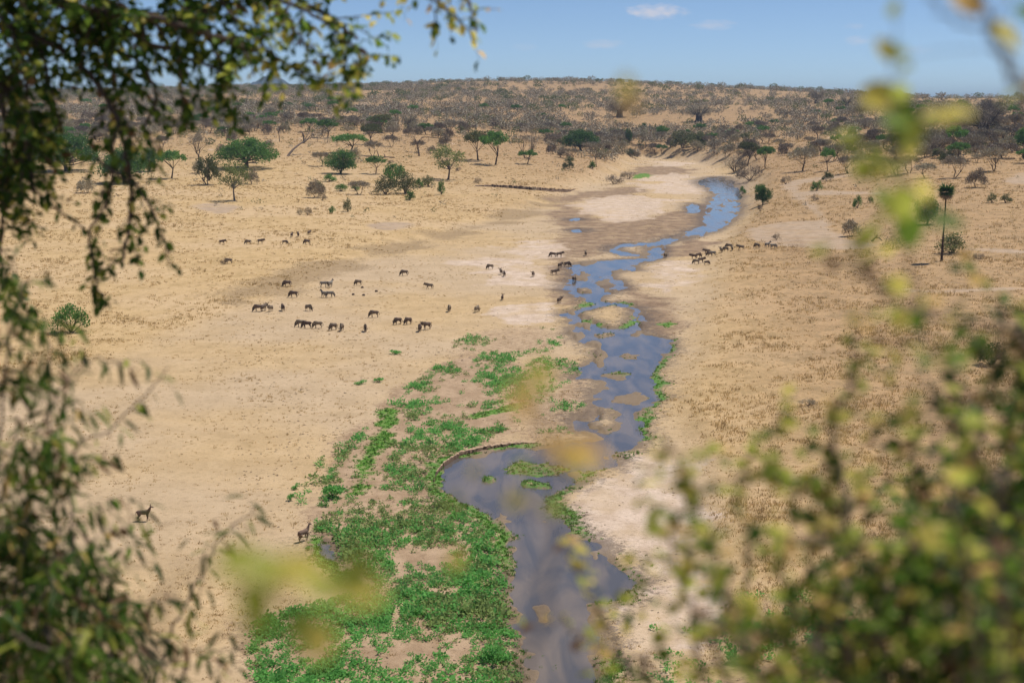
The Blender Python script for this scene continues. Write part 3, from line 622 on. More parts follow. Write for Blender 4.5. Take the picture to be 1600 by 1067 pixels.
CNT = {}
def grow(kind, var, pos, sx, sz, name, label, cat, group=None, rz=None, parts=True):
    pr = PROTO[kind][var % len(PROTO[kind])]
    rz = random.uniform(0, 6.28) if rz is None else rz
    o = empty(name, pos, rz, (sx / pr['w'], sx / pr['w'], sz / pr['h']), label=label, category=cat)
    if group: o['group'] = group
    for pn, me in pr['parts']: link(pn, me, o)
    return o
def plant_at(kind, var, px, py, wpx, hpx, name, label, cat='tree', group=None, rz=None):
    p, t = P(px, py); s = t / FPX
    return grow(kind, var, p, wpx * s, hpx * s, name, label, cat, group, rz), p, s
random.seed(11); TAKEN = []
for (kind, var, px, py, w, h, name, label, cat, grp) in [
    ('round', 0, 532, 272, 56, 38, 'round_tree', 'dense dark green round tree standing alone on the left terrace', 'tree', None),
    ('dome', 0, 908, 236, 58, 33, 'dome_tree', 'dense bright green dome-crowned tree alone above the river bend', 'tree', None),
    ('dome', 1, 385, 263, 98, 46, 'spreading_tree', 'broad spreading green tree behind the pale slender tree', 'tree', None),
    ('olive', 0, 325, 289, 42, 48, 'olive_tree', 'olive green bushy tree directly left of the pale slender tree', 'tree', None),
    ('airy', 0, 367, 314, 60, 63, 'slender_tree', 'pale green airy tree with slender bare trunk on the left terrace', 'tree', None),
    ('dome', 1, 195, 286, 82, 54, 'leafy_tree', 'bright green leafy tree behind the hanging foreground leaves', 'tree', None),
    ('umbrella', 0, 268, 279, 48, 42, 'leafy_tree', 'mid green tree with forked trunk next to the bright leafy tree', 'tree', None),
    ('round', 1, 233, 268, 32, 38, 'round_tree', 'small dark green round tree between two brighter leafy trees', 'tree', None),
    ('dome', 0, 105, 268, 100, 62, 'dome_tree', 'large dark green tree at the far left behind hanging leaves', 'tree', None),
    ('round', 0, 20, 290, 90, 60, 'round_tree', 'dark green tree at the left edge mostly hidden by foreground leaves', 'tree', None),
    ('umbrella', 1, 512, 216, 36, 28, 'umbrella_tree', 'small bright green umbrella tree behind the dark round tree', 'tree', None),
    ('umbrella', 2, 484, 206, 32, 20, 'umbrella_tree', 'low bright green umbrella tree just left of another umbrella tree', 'tree', None),
    ('umbrella', 0, 548, 240, 60, 29, 'umbrella_tree', 'wide bright green umbrella tree rising over the dark round tree', 'tree', None),
    ('airy', 1, 700, 281, 68, 53, 'airy_tree', 'airy light green tree with spreading limbs on open tan grass', 'tree', None),
    ('umbrella_dark', 0, 747, 251, 48, 43, 'umbrella_tree', 'olive umbrella tree with leaning trunk left of its green neighbour', 'tree', None),
    ('umbrella', 2, 774, 258, 46, 50, 'umbrella_tree', 'green umbrella tree with straight trunk beside the leaning olive one', 'tree', None),
    ('greyairy', 0, 822, 248, 52, 40, 'bare_tree', 'grey bare tree with two leaning stems beside green umbrella trees', 'tree', None),
    ('umbrella_dark', 1, 597, 208, 46, 27, 'umbrella_tree', 'wide flat olive umbrella tree at the edge of the wood', 'tree', None),
    ('umbrella_dark', 0, 580, 226, 36, 30, 'umbrella_tree', 'dull olive umbrella tree right of the bright green umbrella tree', 'tree', None),
    ('dead', 0, 655, 244, 24, 34, 'dead_tree', 'small dead tree with bare crooked branches above the airy tree', 'tree', None),
    ('dead', 1, 449, 244, 26, 40, 'dead_tree', 'dead tree leaning far over on the left slope', 'tree', None),
    ('dead', 2, 437, 222, 10, 25, 'dead_tree', 'thin dead snag beside the leaning dead tree', 'tree', None),
    ('dead', 0, 932, 262, 10, 24, 'dead_tree', 'thin dead snag near the far sand bank', 'tree', None),
    ('greyairy', 1, 312, 246, 44, 34, 'bare_tree', 'bare grey airy tree behind the broad spreading tree', 'tree', None),
    ('olive', 1, 1068, 232, 40, 30, 'olive_tree', 'pale olive tree on the slope beyond the river bend', 'tree', None),
    ('olive', 0, 1088, 232, 36, 28, 'olive_tree', 'darker olive tree touching the pale olive tree beyond the bend', 'tree', None),
    ('round', 0, 982, 224, 12, 23, 'columnar_tree', 'narrow dark green columnar tree on the slope behind the river', 'tree', None),
    ('round', 1, 1005, 208, 13, 16, 'round_tree', 'small dark green tree uphill of the columnar tree', 'tree', None),
    ('umbrella_dark', 1, 1168, 258, 42, 34, 'umbrella_tree', 'green and grey umbrella tree on the far right bank', 'tree', None),
    ('umbrella', 0, 1196, 264, 32, 34, 'umbrella_tree', 'light green umbrella tree on the far right bank', 'tree', None),
    ('thorn', 0, 1254, 268, 46, 34, 'thorn_tree', 'grey umbrella thorn with thin trunk on the right flat', 'tree', None),
    ('umbrella', 1, 1293, 267, 24, 34, 'leafy_tree', 'small dark green tree right of the grey umbrella thorn', 'tree', None),
    ('thorn', 1, 1326, 271, 36, 26, 'thorn_tree', 'low grey umbrella thorn right of the small dark green tree', 'tree', None),
    ('thorn', 2, 1366, 266, 42, 20, 'thorn_tree', 'flat grey thorn tree behind the yellow blurred leaves', 'tree', None),
    ('umbrella', 2, 1491, 240, 37, 41, 'umbrella_tree', 'dark green umbrella tree with tall bare trunk below the baobab', 'tree', None),
    ('thorn', 3, 1552, 268, 50, 34, 'thorn_tree', 'dark grey umbrella thorn with several stems on the right slope', 'tree', None),
    ('thorn', 4, 1566, 248, 50, 22, 'thorn_tree', 'wide flat thorn tree behind the many-stemmed thorn', 'tree', None),
    ('thorn', 5, 1490, 278, 42, 32, 'thorn_tree', 'grey brown umbrella thorn behind the tall palm', 'tree', None),
    ('greybush', 0, 1526, 293, 34, 27, 'bare_tree', 'brown grey bare round tree right of the palm crown', 'tree', None),
    ('round', 1, 1447, 351, 44, 44, 'leafy_tree', 'green bushy tree left of the palm trunk', 'tree', None),
    ('dome', 1, 1600, 235, 34, 34, 'leafy_tree', 'dark green tree at the right edge below the skyline', 'tree', None),
    ('greybush', 1, 1330, 369, 28, 24, 'bare_tree', 'isolated dark grey round tree by the sandy track', 'tree', None),
    ('olivebush', 0, 603, 304, 36, 30, 'olive_bush', 'grey olive bush, front left of the terrace thicket', 'bush', None),
    ('olivebush', 1, 633, 303, 40, 36, 'olive_bush', 'grey olive bush, tallest in front of the terrace thicket', 'bush', None),
    ('bush', 0, 618, 288, 42, 34, 'green_bush', 'bright green bush at the back of the terrace thicket', 'bush', None),
    ('bush', 1, 640, 313, 19, 16, 'green_bush', 'small green bush in front of the terrace thicket', 'bush', None),
    ('bush', 2, 655, 294, 16, 16, 'green_bush', 'small bright green bush at the right of the thicket', 'bush', None),
    ('olivebush', 0, 669, 292, 22, 18, 'olive_bush', 'dull olive bush right of the terrace thicket', 'bush', None),
    ('bush', 1, 690, 304, 14, 23, 'green_bush', 'small upright green bush near the start of the dark bank', 'bush', None),
    ('bush', 2, 515, 284, 26, 12, 'green_bush', 'low wide green bush below the dark round tree', 'bush', None),
    ('olivebush', 1, 498, 299, 18, 17, 'olive_bush', 'olive bush left of the low green bushes', 'bush', None),
    ('bush', 0, 533, 299, 22, 12, 'green_bush', 'low green bush in the middle of the small row', 'bush', None),
    ('bush', 1, 556, 298, 16, 14, 'green_bush', 'round green bush at the right end of the small row', 'bush', None),
    ('olivebush', 0, 543, 331, 14, 22, 'olive_bush', 'upright olive bush alone on the pale grass', 'bush', None),
    ('bush', 2, 519, 334, 12, 12, 'green_bush', 'tiny green bush left of the upright olive bush', 'bush', None),
    ('drybush', 0, 481, 336, 14, 12, 'dry_bush', 'brown dry bush left of the tiny green bush', 'bush', None),
    ('drybush', 1, 469, 336, 11, 10, 'dry_bush', 'smallest brown dry bush on the left grass', 'bush', None),
    ('bush', 0, 110, 520, 56, 46, 'green_bush', 'dark green round bush on the left grass behind thin leaves', 'bush', None),
    ('drybush', 2, 352, 413, 14, 10, 'dry_bush', 'dry bush beside a lone wildebeest on the left', 'bush', None),
    ('bush', 1, 925, 264, 14, 13, 'green_bush', 'bright green bush at the foot of a thin dead snag', 'bush', None),
    ('olivebush', 1, 890, 254, 18, 10, 'olive_bush', 'low olive bush below the dome-crowned tree', 'bush', None),
    ('bush', 0, 1187, 303, 20, 16, 'green_bush', 'bright green bush on the right river bank', 'bush', None),
    ('round', 0, 1192, 319, 30, 28, 'green_bush', 'dark green round bush on the right river bank', 'bush', None),
    ('bush', 2, 1160, 303, 12, 12, 'green_bush', 'small green bush at the water edge of the far bend', 'bush', None),
    ('drybush', 0, 1188, 330, 10, 10, 'dry_bush', 'tiny dry bush below the dark round bank bush', 'bush', None),
    ('drybush', 1, 1228, 288, 16, 14, 'dry_bush', 'dark grey round bush at the head of the sandy track', 'bush', None),
    ('bush', 1, 1276, 298, 20, 16, 'green_bush', 'bright green bush between the two sandy tracks', 'bush', None),
    ('bush', 2, 1340, 325, 15, 20, 'green_bush', 'upright green bush alone on the right brown grass', 'bush', None),
    ('olivebush', 0, 1360, 317, 10, 10, 'olive_bush', 'tiny olive bush right of the upright green bush', 'bush', None),
    ('drybush', 2, 1272, 314, 14, 9, 'dry_bush', 'low brown dry bush above the track loop', 'bush', None),
    ('drybush', 2, 1393, 390, 32, 20, 'dry_bush', 'low dark brushwood heap of a bush at the track end', 'bush', None),
    ('olivebush', 1, 1488, 396, 48, 33, 'olive_bush', 'large olive bush behind the foot of the palm', 'bush', None),
    ('olivebush', 0, 1550, 317, 15, 16, 'olive_bush', 'dark round bush, left of a pair on the right slope', 'bush', None),
    ('olivebush', 1, 1571, 317, 18, 15, 'olive_bush', 'grey olive bush, right of a pair on the right slope', 'bush', None),
    ('drybush', 0, 1213, 375, 14, 10, 'dry_bush', 'low spiky bush standing in the sandy track', 'bush', None),
    ('olivebush', 0, 1548, 570, 50, 36, 'olive_bush', 'dark bush on brown grass at the right behind blurred twigs', 'bush', None),
    ('drybush', 1, 1530, 405, 18, 10, 'dry_bush', 'low dry bush right of the palm foot', 'bush', None),
    ('drybush', 0, 1148, 268, 40, 22, 'dry_bush', 'grey brushwood bush on the far right bank by the water', 'bush', None),
    ('drybush', 1, 1172, 282, 40, 24, 'dry_bush', 'pale grey brushwood bush on the right bank above the bend', 'bush', None),
    ('drybush', 2, 958, 288, 30, 14, 'dry_bush', 'brushwood bush at the right end of the dark bank', 'bush', None),
    ('drybush', 0, 982, 280, 28, 12, 'dry_bush', 'grey brushwood bush by the green patch of far sand', 'bush', None),
    ('drybush', 1, 1262, 634, 30, 12, 'dry_bush', 'brown grass bush on the right terrace beside blurred twigs', 'bush', None)]:
    o, p, s = plant_at(kind, var, px, py, w, h, name, label, cat, grp)
    TAKEN.append((p.x, p.y, w * s * .4))
plant_at('baobab', 0, 1535, 219, 62, 52, 'baobab_tree', 'large baobab with thick dark trunk on the right slope', 'tree', None, .4)
plant_at('baobab', 0, 1549, 182, 32, 26, 'baobab_tree', 'smaller baobab uphill behind the large baobab', 'tree', None, 2.0)
for i, (bx, by, bw, bh) in enumerate([(968, 183, 34, 24), (1092, 190, 36, 26), (1276, 162, 22, 20), (1323, 168, 20, 17), (1345, 182, 26, 20), (640, 203, 24, 24)]):
    plant_at('baobab', 0, bx, by, bw, bh, 'baobab_tree', ('baobab with grey bare crown above the columnar tree', 'baobab with grey crown on the slope beyond the river bend', 'small baobab high on the right slope near the skyline',
             'small baobab, lower right of the skyline baobab', 'baobab left of the yellow blurred leaves on the right slope', 'bare grey baobab in the wood left of centre')[i], 'tree', None, i * 1.1)

# tall palm
def build_palm():
    p, t = P(1471, 408); s = t / FPX; H = 125 * s
    root = empty('palm_tree', p, 0, label='tall fan palm with slim dark trunk on the right flat', category='palm tree')
    tm = MB(); pts = [Vector((0, 0, -.3)), Vector((.1, 0, H * .3)), Vector((.25, 0, H * .6)), Vector((.3, 0, H * .86))]
    tube(tm, pts, [.30, .19, .17, .15], 8); link('trunk', tm.mesh('trunk', M_BARK, True), root)
    top = pts[-1]; rng = np.random.default_rng(8)
    fm_g = leafmat('palm_green', (.06, .13, .035), .3, .3, 1); fm_d = leafmat('palm_dead', (.42, .35, .25), .3, .3, 1)
    for i in range(40):
        dead = i >= 18; a = i * 2.399; el = rng.uniform(-.55, 1.25) if not dead else rng.uniform(-1.35, -.35)
        d = Vector((math.cos(a) * math.cos(el), math.sin(a) * math.cos(el), math.sin(el))); L = (19 if not dead else 17) * s; f = MB()
        st0 = top + Vector((0, 0, .1 if not dead else .1)); hub = st0 + d * L * .22
        tube(f, [st0, st0 + d * L * .11, hub], [.035, .03, .025], 4)
        up = d.cross(Vector((0, 0, 1))).normalized().cross(d); side = d.cross(up)
        n = 18; an = np.linspace(-1.9, 1.9, n)
        dirs = np.array([(d * math.cos(q) + side * math.sin(q) + up * rng.normal(0, .08)) for q in an]) + np.array([0, 0, -.15])
        blades(f, np.repeat(np.array(hub)[None], n, 0), dirs, np.repeat(np.array(up)[None], n, 0), np.full(n, L * .74) * rng.uniform(.75, 1.1, n), np.full(n, .07 * L * .7))
        link('frond' if not dead else 'dead_frond', f.mesh('frond', fm_d if dead else fm_g), root)
build_palm()

# eroded bank on the left terrace edge
def build_bank(ctrl, k, depth, topm, name):
    rng = np.random.default_rng(2)
    P3 = [P(a, b)[0] for a, b in ctrl]; pts = []
    for i in range(len(P3) - 1):
        for t in np.linspace(0, 1, 14, endpoint=False): pts.append(P3[i].lerp(P3[i + 1], t))
    n = len(pts); V = []
    for i, p in enumerate(pts):
        e = math.sin(math.pi * (i + .5) / n) ** .5; h = (1.15 + rng.normal(0, .12)) * e * k; w = rng.normal(0, .5) * k
        w *= .6; V += [(p.x, p.y - 2.2 * k + w, p.z - .6), (p.x + rng.normal(0, .1) * k, p.y - 1.3 * k + w, p.z + h * .45), (p.x, p.y - .9 * k + w + rng.normal(0, .3) * k, p.z + h), (p.x, p.y + depth * .2, p.z + h * .9), (p.x, p.y + depth, p.z - .3)]
    mb = MB(); F = []; mi = []
    for i in range(n - 1):
        for k in range(4): F.append((i * 5 + k, (i + 1) * 5 + k, (i + 1) * 5 + k + 1, i * 5 + k + 1)); mi.append(0 if k < 2 else 1)
    mb.add(V, F, mi); link(name, mb.mesh(name, [M_BANK, topm]), kind='structure')
build_bank([(742, 291), (770, 292), (800, 294), (835, 297), (862, 299), (892, 299), (905, 296)], 1.0, 26, simple('bank_top_grass', (.42, .28, .15), scale=.5, var=.2), 'eroded_bank')
build_bank([(677, 757), (682, 740), (694, 726), (720, 710), (760, 701), (800, 694), (840, 691)], .30, 2.4, simple('bank_top_soil', (.42, .30, .20), scale=1.5, var=.35), 'river_bank')

# fallen dead branch near the track
p, t = P(1370, 377); s = t / FPX; mb = MB(); rng = np.random.default_rng(3)
tube(mb, [Vector((-8 * s, 0, 0)), Vector((-3 * s, .2, 5 * s)), Vector((1 * s, 0, 9 * s))], [.3, .22, .12], 6); tube(mb, [Vector((-2 * s, .3, 6 * s)), Vector((4 * s, 0, 5 * s)), Vector((9 * s, 0, 0))], [.2, .17, .12], 6)
o = link('fallen_branch', mb.mesh('fallen_branch', M_DEAD, True), label='fallen forked dead branch by the end of the sandy track', category='branch'); o.location = p
p, t = P(606, 247); s = t / FPX; mb = MB()
for a, b_ in (((-14, 0), (10, 1)), ((-14, 0), (-17, 12)), ((-4, .5), (-6, 6)), ((2, .5), (12, -1))):
    tube(mb, [Vector((a[0] * s, 0, .2 + a[1] * s)), Vector(((a[0] + b_[0]) / 2 * s, .3, .3 + (a[1] + b_[1]) / 2 * s)), Vector((b_[0] * s, 0, .1 + max(0, b_[1]) * s))], [.3, .24, .1], 6)
o = link('fallen_tree', mb.mesh('fallen_tree', M_DEAD, True), label='fallen dead tree lying on the tan slope left of the airy tree', category='log'); o.location = p

# ------------------------------------------------------------------ the wooded slopes: individual thorn trees and bushes, the far rest as one wood
def scatter():
    rng = np.random.default_rng(77); N = 46000
    D = np.sqrt(rng.uniform(470 ** 2, 2500 ** 2, N)); A = rng.uniform(-.42, .42, N); X = A * D; Y = D
    px = 800 + FPX * A / ct; b = bedness(X, Y); n1 = fbm(X, Y, 90, 3, 5); n2 = fbm(X, Y, 300, 2, 15)
    z = h_base(X, Y); py = HOR - (z - CAM_H) / Y * FPX
    d = np.zeros(N)
    start = np.interp(px, [0, 300, 450, 620, 760, 900, 1000, 1150, 1300, 1500, 1700], [232, 225, 205, 208, 215, 232, 240, 238, 245, 255, 262])
    d = sstep(8, -16, py - start) * np.interp(py, [120, 150, 180, 220, 280], [.30, .42, .62, .9, 1.0])
    d *= np.interp(n1, [-.45, -.1, .15, .45], [.12, .7, 1.1, 1.7])
    crest = sstep(1350, 1480, px) * sstep(172, 158, py); d *= 1 - .8 * crest
    clr = np.exp(-(((px - 570) / 45) ** 2 + ((py - 166) / 6) ** 2)); d *= 1 - .95 * clr
    clr = np.exp(-(((px - 690) / 50) ** 2 + ((py - 172) / 5) ** 2)); d *= 1 - .7 * clr
    d *= np.interp(px, [0, 600, 900, 1250, 1600], [1.0, 1.0, .72, .62, .7])
    d += .75 * np.exp(-(((px - 1060) / 130) ** 2 + ((py - 243) / 12) ** 2)) * (Y > 750)
    d += .05 * sstep(330, 215, py) * (py > start)                       # a few strays on the flats
    d *= (1 - b); keep = rng.uniform(0, 1, N) < d * 1.05
    idx = np.where(keep)[0]; items = []
    for i in idx:
        if any((X[i] - tx) ** 2 + (Y[i] - ty) ** 2 < (tr + 2) ** 2 for tx, ty, tr in TAKEN): continue
        u = rng.uniform(); gp = .20
        tree_p = .30 if py[i] > 165 else .12
        if u < gp: kind = ('olive', 'umbrella', 'bush', 'olivebush', 'olivebush', 'olive')[rng.integers(0, 6)]
        elif u < gp + tree_p: kind = 'thorn'
        else: kind = 'greybush' if rng.uniform() < .62 else 'drybush'
        sz = {'thorn': (5.5, 10.5, .66), 'greybush': (3.5, 8, .78), 'drybush': (1.8, 4.2, .7), 'olive': (4, 7.5, .8), 'umbrella': (7, 11, .7), 'bush': (2.5, 5, .7), 'olivebush': (2.5, 6, .7)}[kind]
        w = rng.uniform(sz[0], sz[1]); items.append((Y[i], X[i], z[i], kind, w, w * sz[2] * rng.uniform(.85, 1.15), px[i], py[i]))
    # near / large first
    fam = {'thorn': 'thorn', 'greybush': 'greybush', 'drybush': 'drybush', 'olive': 'green', 'umbrella': 'green', 'bush': 'green', 'olivebush': 'green'}
    items.sort(key=lambda q: q[0] / q[4]); cnt = {}; rest = []
    zone = lambda px, py: ('left' if px < 520 else 'middle' if px < 1000 else 'right')
    words = {'left': 'in the dense wood on the left slope', 'middle': 'on the slope beyond the middle of the valley', 'right': 'scattered over the right-hand slope beyond the river'}
    nm = {'thorn': ('thorn_tree', 'grey leafless umbrella thorn', 'tree', 'thorn trees'), 'greybush': ('bare_tree', 'grey brown leafless rounded tree', 'tree', 'bare rounded trees'),
          'drybush': ('dry_bush', 'small grey leafless bush', 'bush', 'dry bushes'), 'olive': ('olive_tree', 'dull olive green tree', 'tree', 'olive trees'),
          'umbrella': ('umbrella_tree', 'green flat-topped tree', 'tree', 'green umbrella trees'), 'bush': ('green_bush', 'green leafy bush', 'bush', 'green bushes'), 'olivebush': ('olive_bush', 'olive grey bush', 'bush', 'olive bushes')}
    for it in items:
        Yv, Xv, zv, kind, w, h, qx, qy = it; f = fam[kind]; lim = {'thorn': 290, 'greybush': 240, 'drybush': 150, 'green': 150}[f]
        if cnt.get(f, 0) < lim and Yv < 1900:
            cnt[f] = cnt.get(f, 0) + 1; n_, l_, c_, g_ = nm[kind]; zz = zone(qx, qy)
            grow(kind, rng.integers(0, 9), (Xv, Yv, zv - .1), w, h, n_, l_ + ' ' + words[zz], c_, g_ + ' ' + words[zz])
        else: rest.append(it)
    # distant wood: joined
    mb = MB(); mats = [M_TWIG, M_TWIG2, M_OLIVE, M_BARK]
    low = {}
    for kind in fam:
        vs = []
        for v in range(2):
            r2 = np.random.default_rng(500 + v + hash(kind) % 1 + len(kind)); n = 100; g = unit(r2.normal(0, 1, (n, 3)))
            if kind in ('thorn', 'umbrella'): g = g * np.array([.48, .48, .24]) + np.array([0, 0, .72])
            else: g = g * np.array([.48, .48, .42]) + np.array([0, 0, .48])
            g += r2.normal(0, .06, g.shape); vs.append((g, unit(r2.normal(0, 1, (n, 3))), unit(r2.normal(0, 1, (n, 3)) + np.array([0, 0, 1]))))
        low[kind] = vs
    for (Yv, Xv, zv, kind, w, h, qx, qy) in rest:
        g, d_, nr = low[kind][int(w * 1000) % 2]; a = w * 77.0; c_, s_ = math.cos(a), math.sin(a)
        q = np.stack([(g[:, 0] * c_ - g[:, 1] * s_) * w, (g[:, 0] * s_ + g[:, 1] * c_) * w, g[:, 2] * h], 1) + np.array([Xv, Yv, zv - .1])
        m = 2 if fam[kind] == 'green' else (0 if kind == 'thorn' else 1)
        blades(mb, q, d_, nr, np.full(len(q), w * (.17 if m == 2 else .22)), np.full(len(q), w * (.06 if m == 2 else .036)), m)
        if kind in ('thorn', 'umbrella', 'greybush'):
            mb.add([(Xv - .15, Yv, zv - .3), (Xv + .15, Yv, zv - .3), (Xv + .1, Yv, zv + h * .7), (Xv - .1, Yv, zv + h * .7)], [(0, 1, 2, 3)], 3)
    Ns = 9000; Ds = np.sqrt(rng.uniform(430 ** 2, 2200 ** 2, Ns)); As = rng.uniform(-.40, .40, Ns); Xs = As * Ds; zs = h_base(Xs, Ds)
    ok = (bedness(Xs, Ds) < .3) & (rng.uniform(0, 1, Ns) < np.interp(fbm(Xs, Ds, 70, 3, 19), [-.4, .4], [.25, 1.1])); ok &= rng.uniform(0, 1, Ns) < np.interp(Ds, [430, 900], [.25, 1])
    for xq, yq, zq in zip(Xs[ok], Ds[ok], zs[ok]):
        n = 22; w = rng.uniform(.7, 2.0); g = unit(rng.normal(0, 1, (n, 3))) * np.array([.5, .5, .4]) + np.array([0, 0, .35])
        blades(mb, g * w + np.array([xq, yq, zq]), unit(rng.normal(0, 1, (n, 3))), unit(rng.normal(0, 1, (n, 3)) + np.array([0, 0, 1])), np.full(n, w * .4), np.full(n, w * .10), int(rng.integers(0, 3)))
    link('distant_wood', mb.mesh('distant_wood', mats), kind='stuff', label='grey leafless bush and thorn wood covering the far slopes', category='wood')
    print('SCATTER', len(items), cnt, len(rest))
scatter()

# ------------------------------------------------------------------ grass, herbs, pebbles (uncountable: one object each)
def tuft_mesh(X, Y, Z, hgt, rad, nb, seed, mats, mi, name, wid=.016, flat_=.0):
    rng = np.random.default_rng(seed); n = len(X); T = n * nb
    c = np.repeat(np.stack([X, Y, Z], 1), nb, 0); hh = np.repeat(hgt, nb) * rng.uniform(.5, 1.15, T); rr = np.repeat(rad, nb)
    a = rng.uniform(0, 6.283, T); r0 = rr * np.sqrt(rng.uniform(0, 1, T)) * .7
    base = c + np.stack([np.cos(a) * r0, np.sin(a) * r0, np.full(T, -.02)], 1)
    a2 = a + rng.normal(0, .5, T); ln = rng.uniform(.1, .75, T) * hh
    tip = base + np.stack([np.cos(a2) * ln, np.sin(a2) * ln, hh], 1)
    a3 = rng.uniform(0, 6.283, T); w = wid * rng.uniform(.7, 1.5, T) * (1 + c[:, 1] / 160)
    sd = np.stack([np.cos(a3) * w, np.sin(a3) * w, np.zeros(T)], 1)
    mb = MB(); mb.add(np.stack([base - sd, base + sd, tip], 1).reshape(-1, 3), np.arange(T * 3).reshape(-1, 3), np.repeat(mi, nb))
    return mb.mesh(name, mats)
def build_grass():
    rng = np.random.default_rng(5); N = 190000
    D = 1 / rng.uniform(1 / 620, 1 / 78, N); D = np.where(rng.uniform(0, 1, N) < .42, rng.uniform(150, 1000, N), D); A = rng.uniform(-.40, .40, N); X = A * D; Y = D
    z, m = land(X, Y); n1 = fbm(X, Y, 6, 3, 12); n2 = fbm(X, Y, 35, 2, 13)
    bare = np.maximum.reduce([m['sand'], m['mud'], m['track'], m['wet'], m['moss'] * .6, (m['water'] > -.3) * 1.0])
    for p, dn in FORB[:1]: bare = np.maximum(bare, sstep(-2, 1, sdist(p, X, Y)) * .9)
    terr = 1 - m['bed']
    dens = (np.interp(n1, [-.3, .25], [.08, 1]) * (.24 + .55 * terr) + .08) * np.interp(n2, [-.4, .4], [.55, 1.2]) * (1 - bare)
    dens = dens + .25 * m['gully'] * terr
    k = rng.uniform(0, 1, N) < dens * .78
    X, Y, z, n1, terr = X[k], Y[k], z[k], n1[k], terr[k]; n = len(X)
    right = sstep(0, 60, X - .09 * Y)
    h = (.07 + .07 * rng.uniform(0, 1, n) + .10 * terr + .09 * right * terr) * np.interp(n1, [-.3, .5], [.7, 1.5]) * rng.uniform(.7, 1.4, n) * (1 + Y / 700)
    mi = (rng.uniform(0, 1, n) < (.16 + .2 * right)).astype(int)
    me = tuft_mesh(X, Y, z, h, h * 1.1 + .10, 7, 6, [M_STRAW, M_STRAW2], mi, 'dry_grass', .02)
    link('dry_grass', me, kind='stuff', label='dry straw coloured grass tufts covering the valley flats', category='grass')
    print('GRASS', n)
build_grass()
def build_fringe():
    rng = np.random.default_rng(15); N = 90000
    D = 1 / rng.uniform(1 / 420, 1 / 80, N); A = rng.uniform(-.16, .2, N); X = A * D; Y = D
    z, m = land(X, Y); k = (rng.uniform(0, 1, N) < m['moss'] * 1.1) & (m['water'] < .5)
    isl = (m['island'] > .8) & (fbm(X, Y, 3, 2, 31) > -.1) & (z > -.12) & (z < .10) & (rng.uniform(0, 1, N) < .8); k |= isl
    X, Y, z = X[k], Y[k], z[k]; n = len(X)
    me = tuft_mesh(X, Y, z, rng.uniform(.10, .30, n), np.full(n, .16), 9, 16, [leafmat('marsh_grass', (.12, .33, .04), .4, .35, .5), leafmat('marsh_grass_dull', (.12, .17, .05), .4, .35, .5)], (rng.uniform(0, 1, n) < .4).astype(int), 'marsh_grass')
    link('marsh_grass', me, kind='stuff', label='bright green marsh grass along the channel edges', category='grass'); print('FRINGE', n)
build_fringe()
def build_herbs():
    rng = np.random.default_rng(25); XX = []; YY = []
    for p, dn in FORB:
        lo, hi = p.min(0), p.max(0); N = int((hi[0] - lo[0]) * (hi[1] - lo[1]) * 3.4); x = rng.uniform(lo[0], hi[0], N); y = rng.uniform(lo[1], hi[1], N)
        s = sdist(p, x, y); nz = fbm(x, y, 7, 3, 44); nf = fbm(x, y, 2.2, 2, 45)
        dd = np.interp(nz + .35 * nf + .38 * np.clip((135 - y) / 45, -.5, 1), [-.36, .02], [.03, 1]) * (s > 0) * dn * np.interp(y, [105, 135, 200, 330], [1, .55, .5, .4])
        k = rng.uniform(0, 1, N) < dd; XX.append(x[k]); YY.append(y[k])
    X = np.concatenate(XX); Y = np.concatenate(YY); z, m = land(X, Y)
    clear = np.maximum(sdist(MOSS[0], X, Y), sdist(MOSS[1], X, Y)) > -1.3
    k = (m['water'] < -.5) & (m['moss'] < .25) & ~(clear & (rng.uniform(0, 1, len(X)) < .85)) & (rng.uniform(0, 1, len(X)) > m['sand'] * .8); X, Y, z = X[k], Y[k], z[k]; n = len(X)
    nb = 30; T = n * nb; sz = np.repeat(rng.uniform(.34, .66, n) * np.interp(fbm(X, Y, 7, 3, 44), [-.3, .5], [.75, 1.25]), nb)
    g = unit(rng.normal(0, 1, (T, 3))) * rng.uniform(.3, 1, (T, 1)); g[:, 2] = np.abs(g[:, 2])
    c = np.repeat(np.stack([X, Y, z], 1), nb, 0) + g * sz[:, None] * np.array([1, 1, .85])
    mb = MB(); dull = (fbm(X, Y, 9, 2, 48) + rng.normal(0, .25, n)) > .28
    blades(mb, c, unit(g + rng.normal(0, .6, (T, 3))), unit(rng.normal(0, .4, (T, 3)) + np.array([0, -.25, 1])), sz * rng.uniform(.3, .55, T), sz * rng.uniform(.11, .2, T), np.repeat(dull.astype(int), nb))
    link('herbs', mb.mesh('herbs', [M_FORB, M_FORB2]), kind='stuff', label='bright green leafy herbs carpeting the damp river bed', category='plants'); print('HERBS', n)
build_herbs()
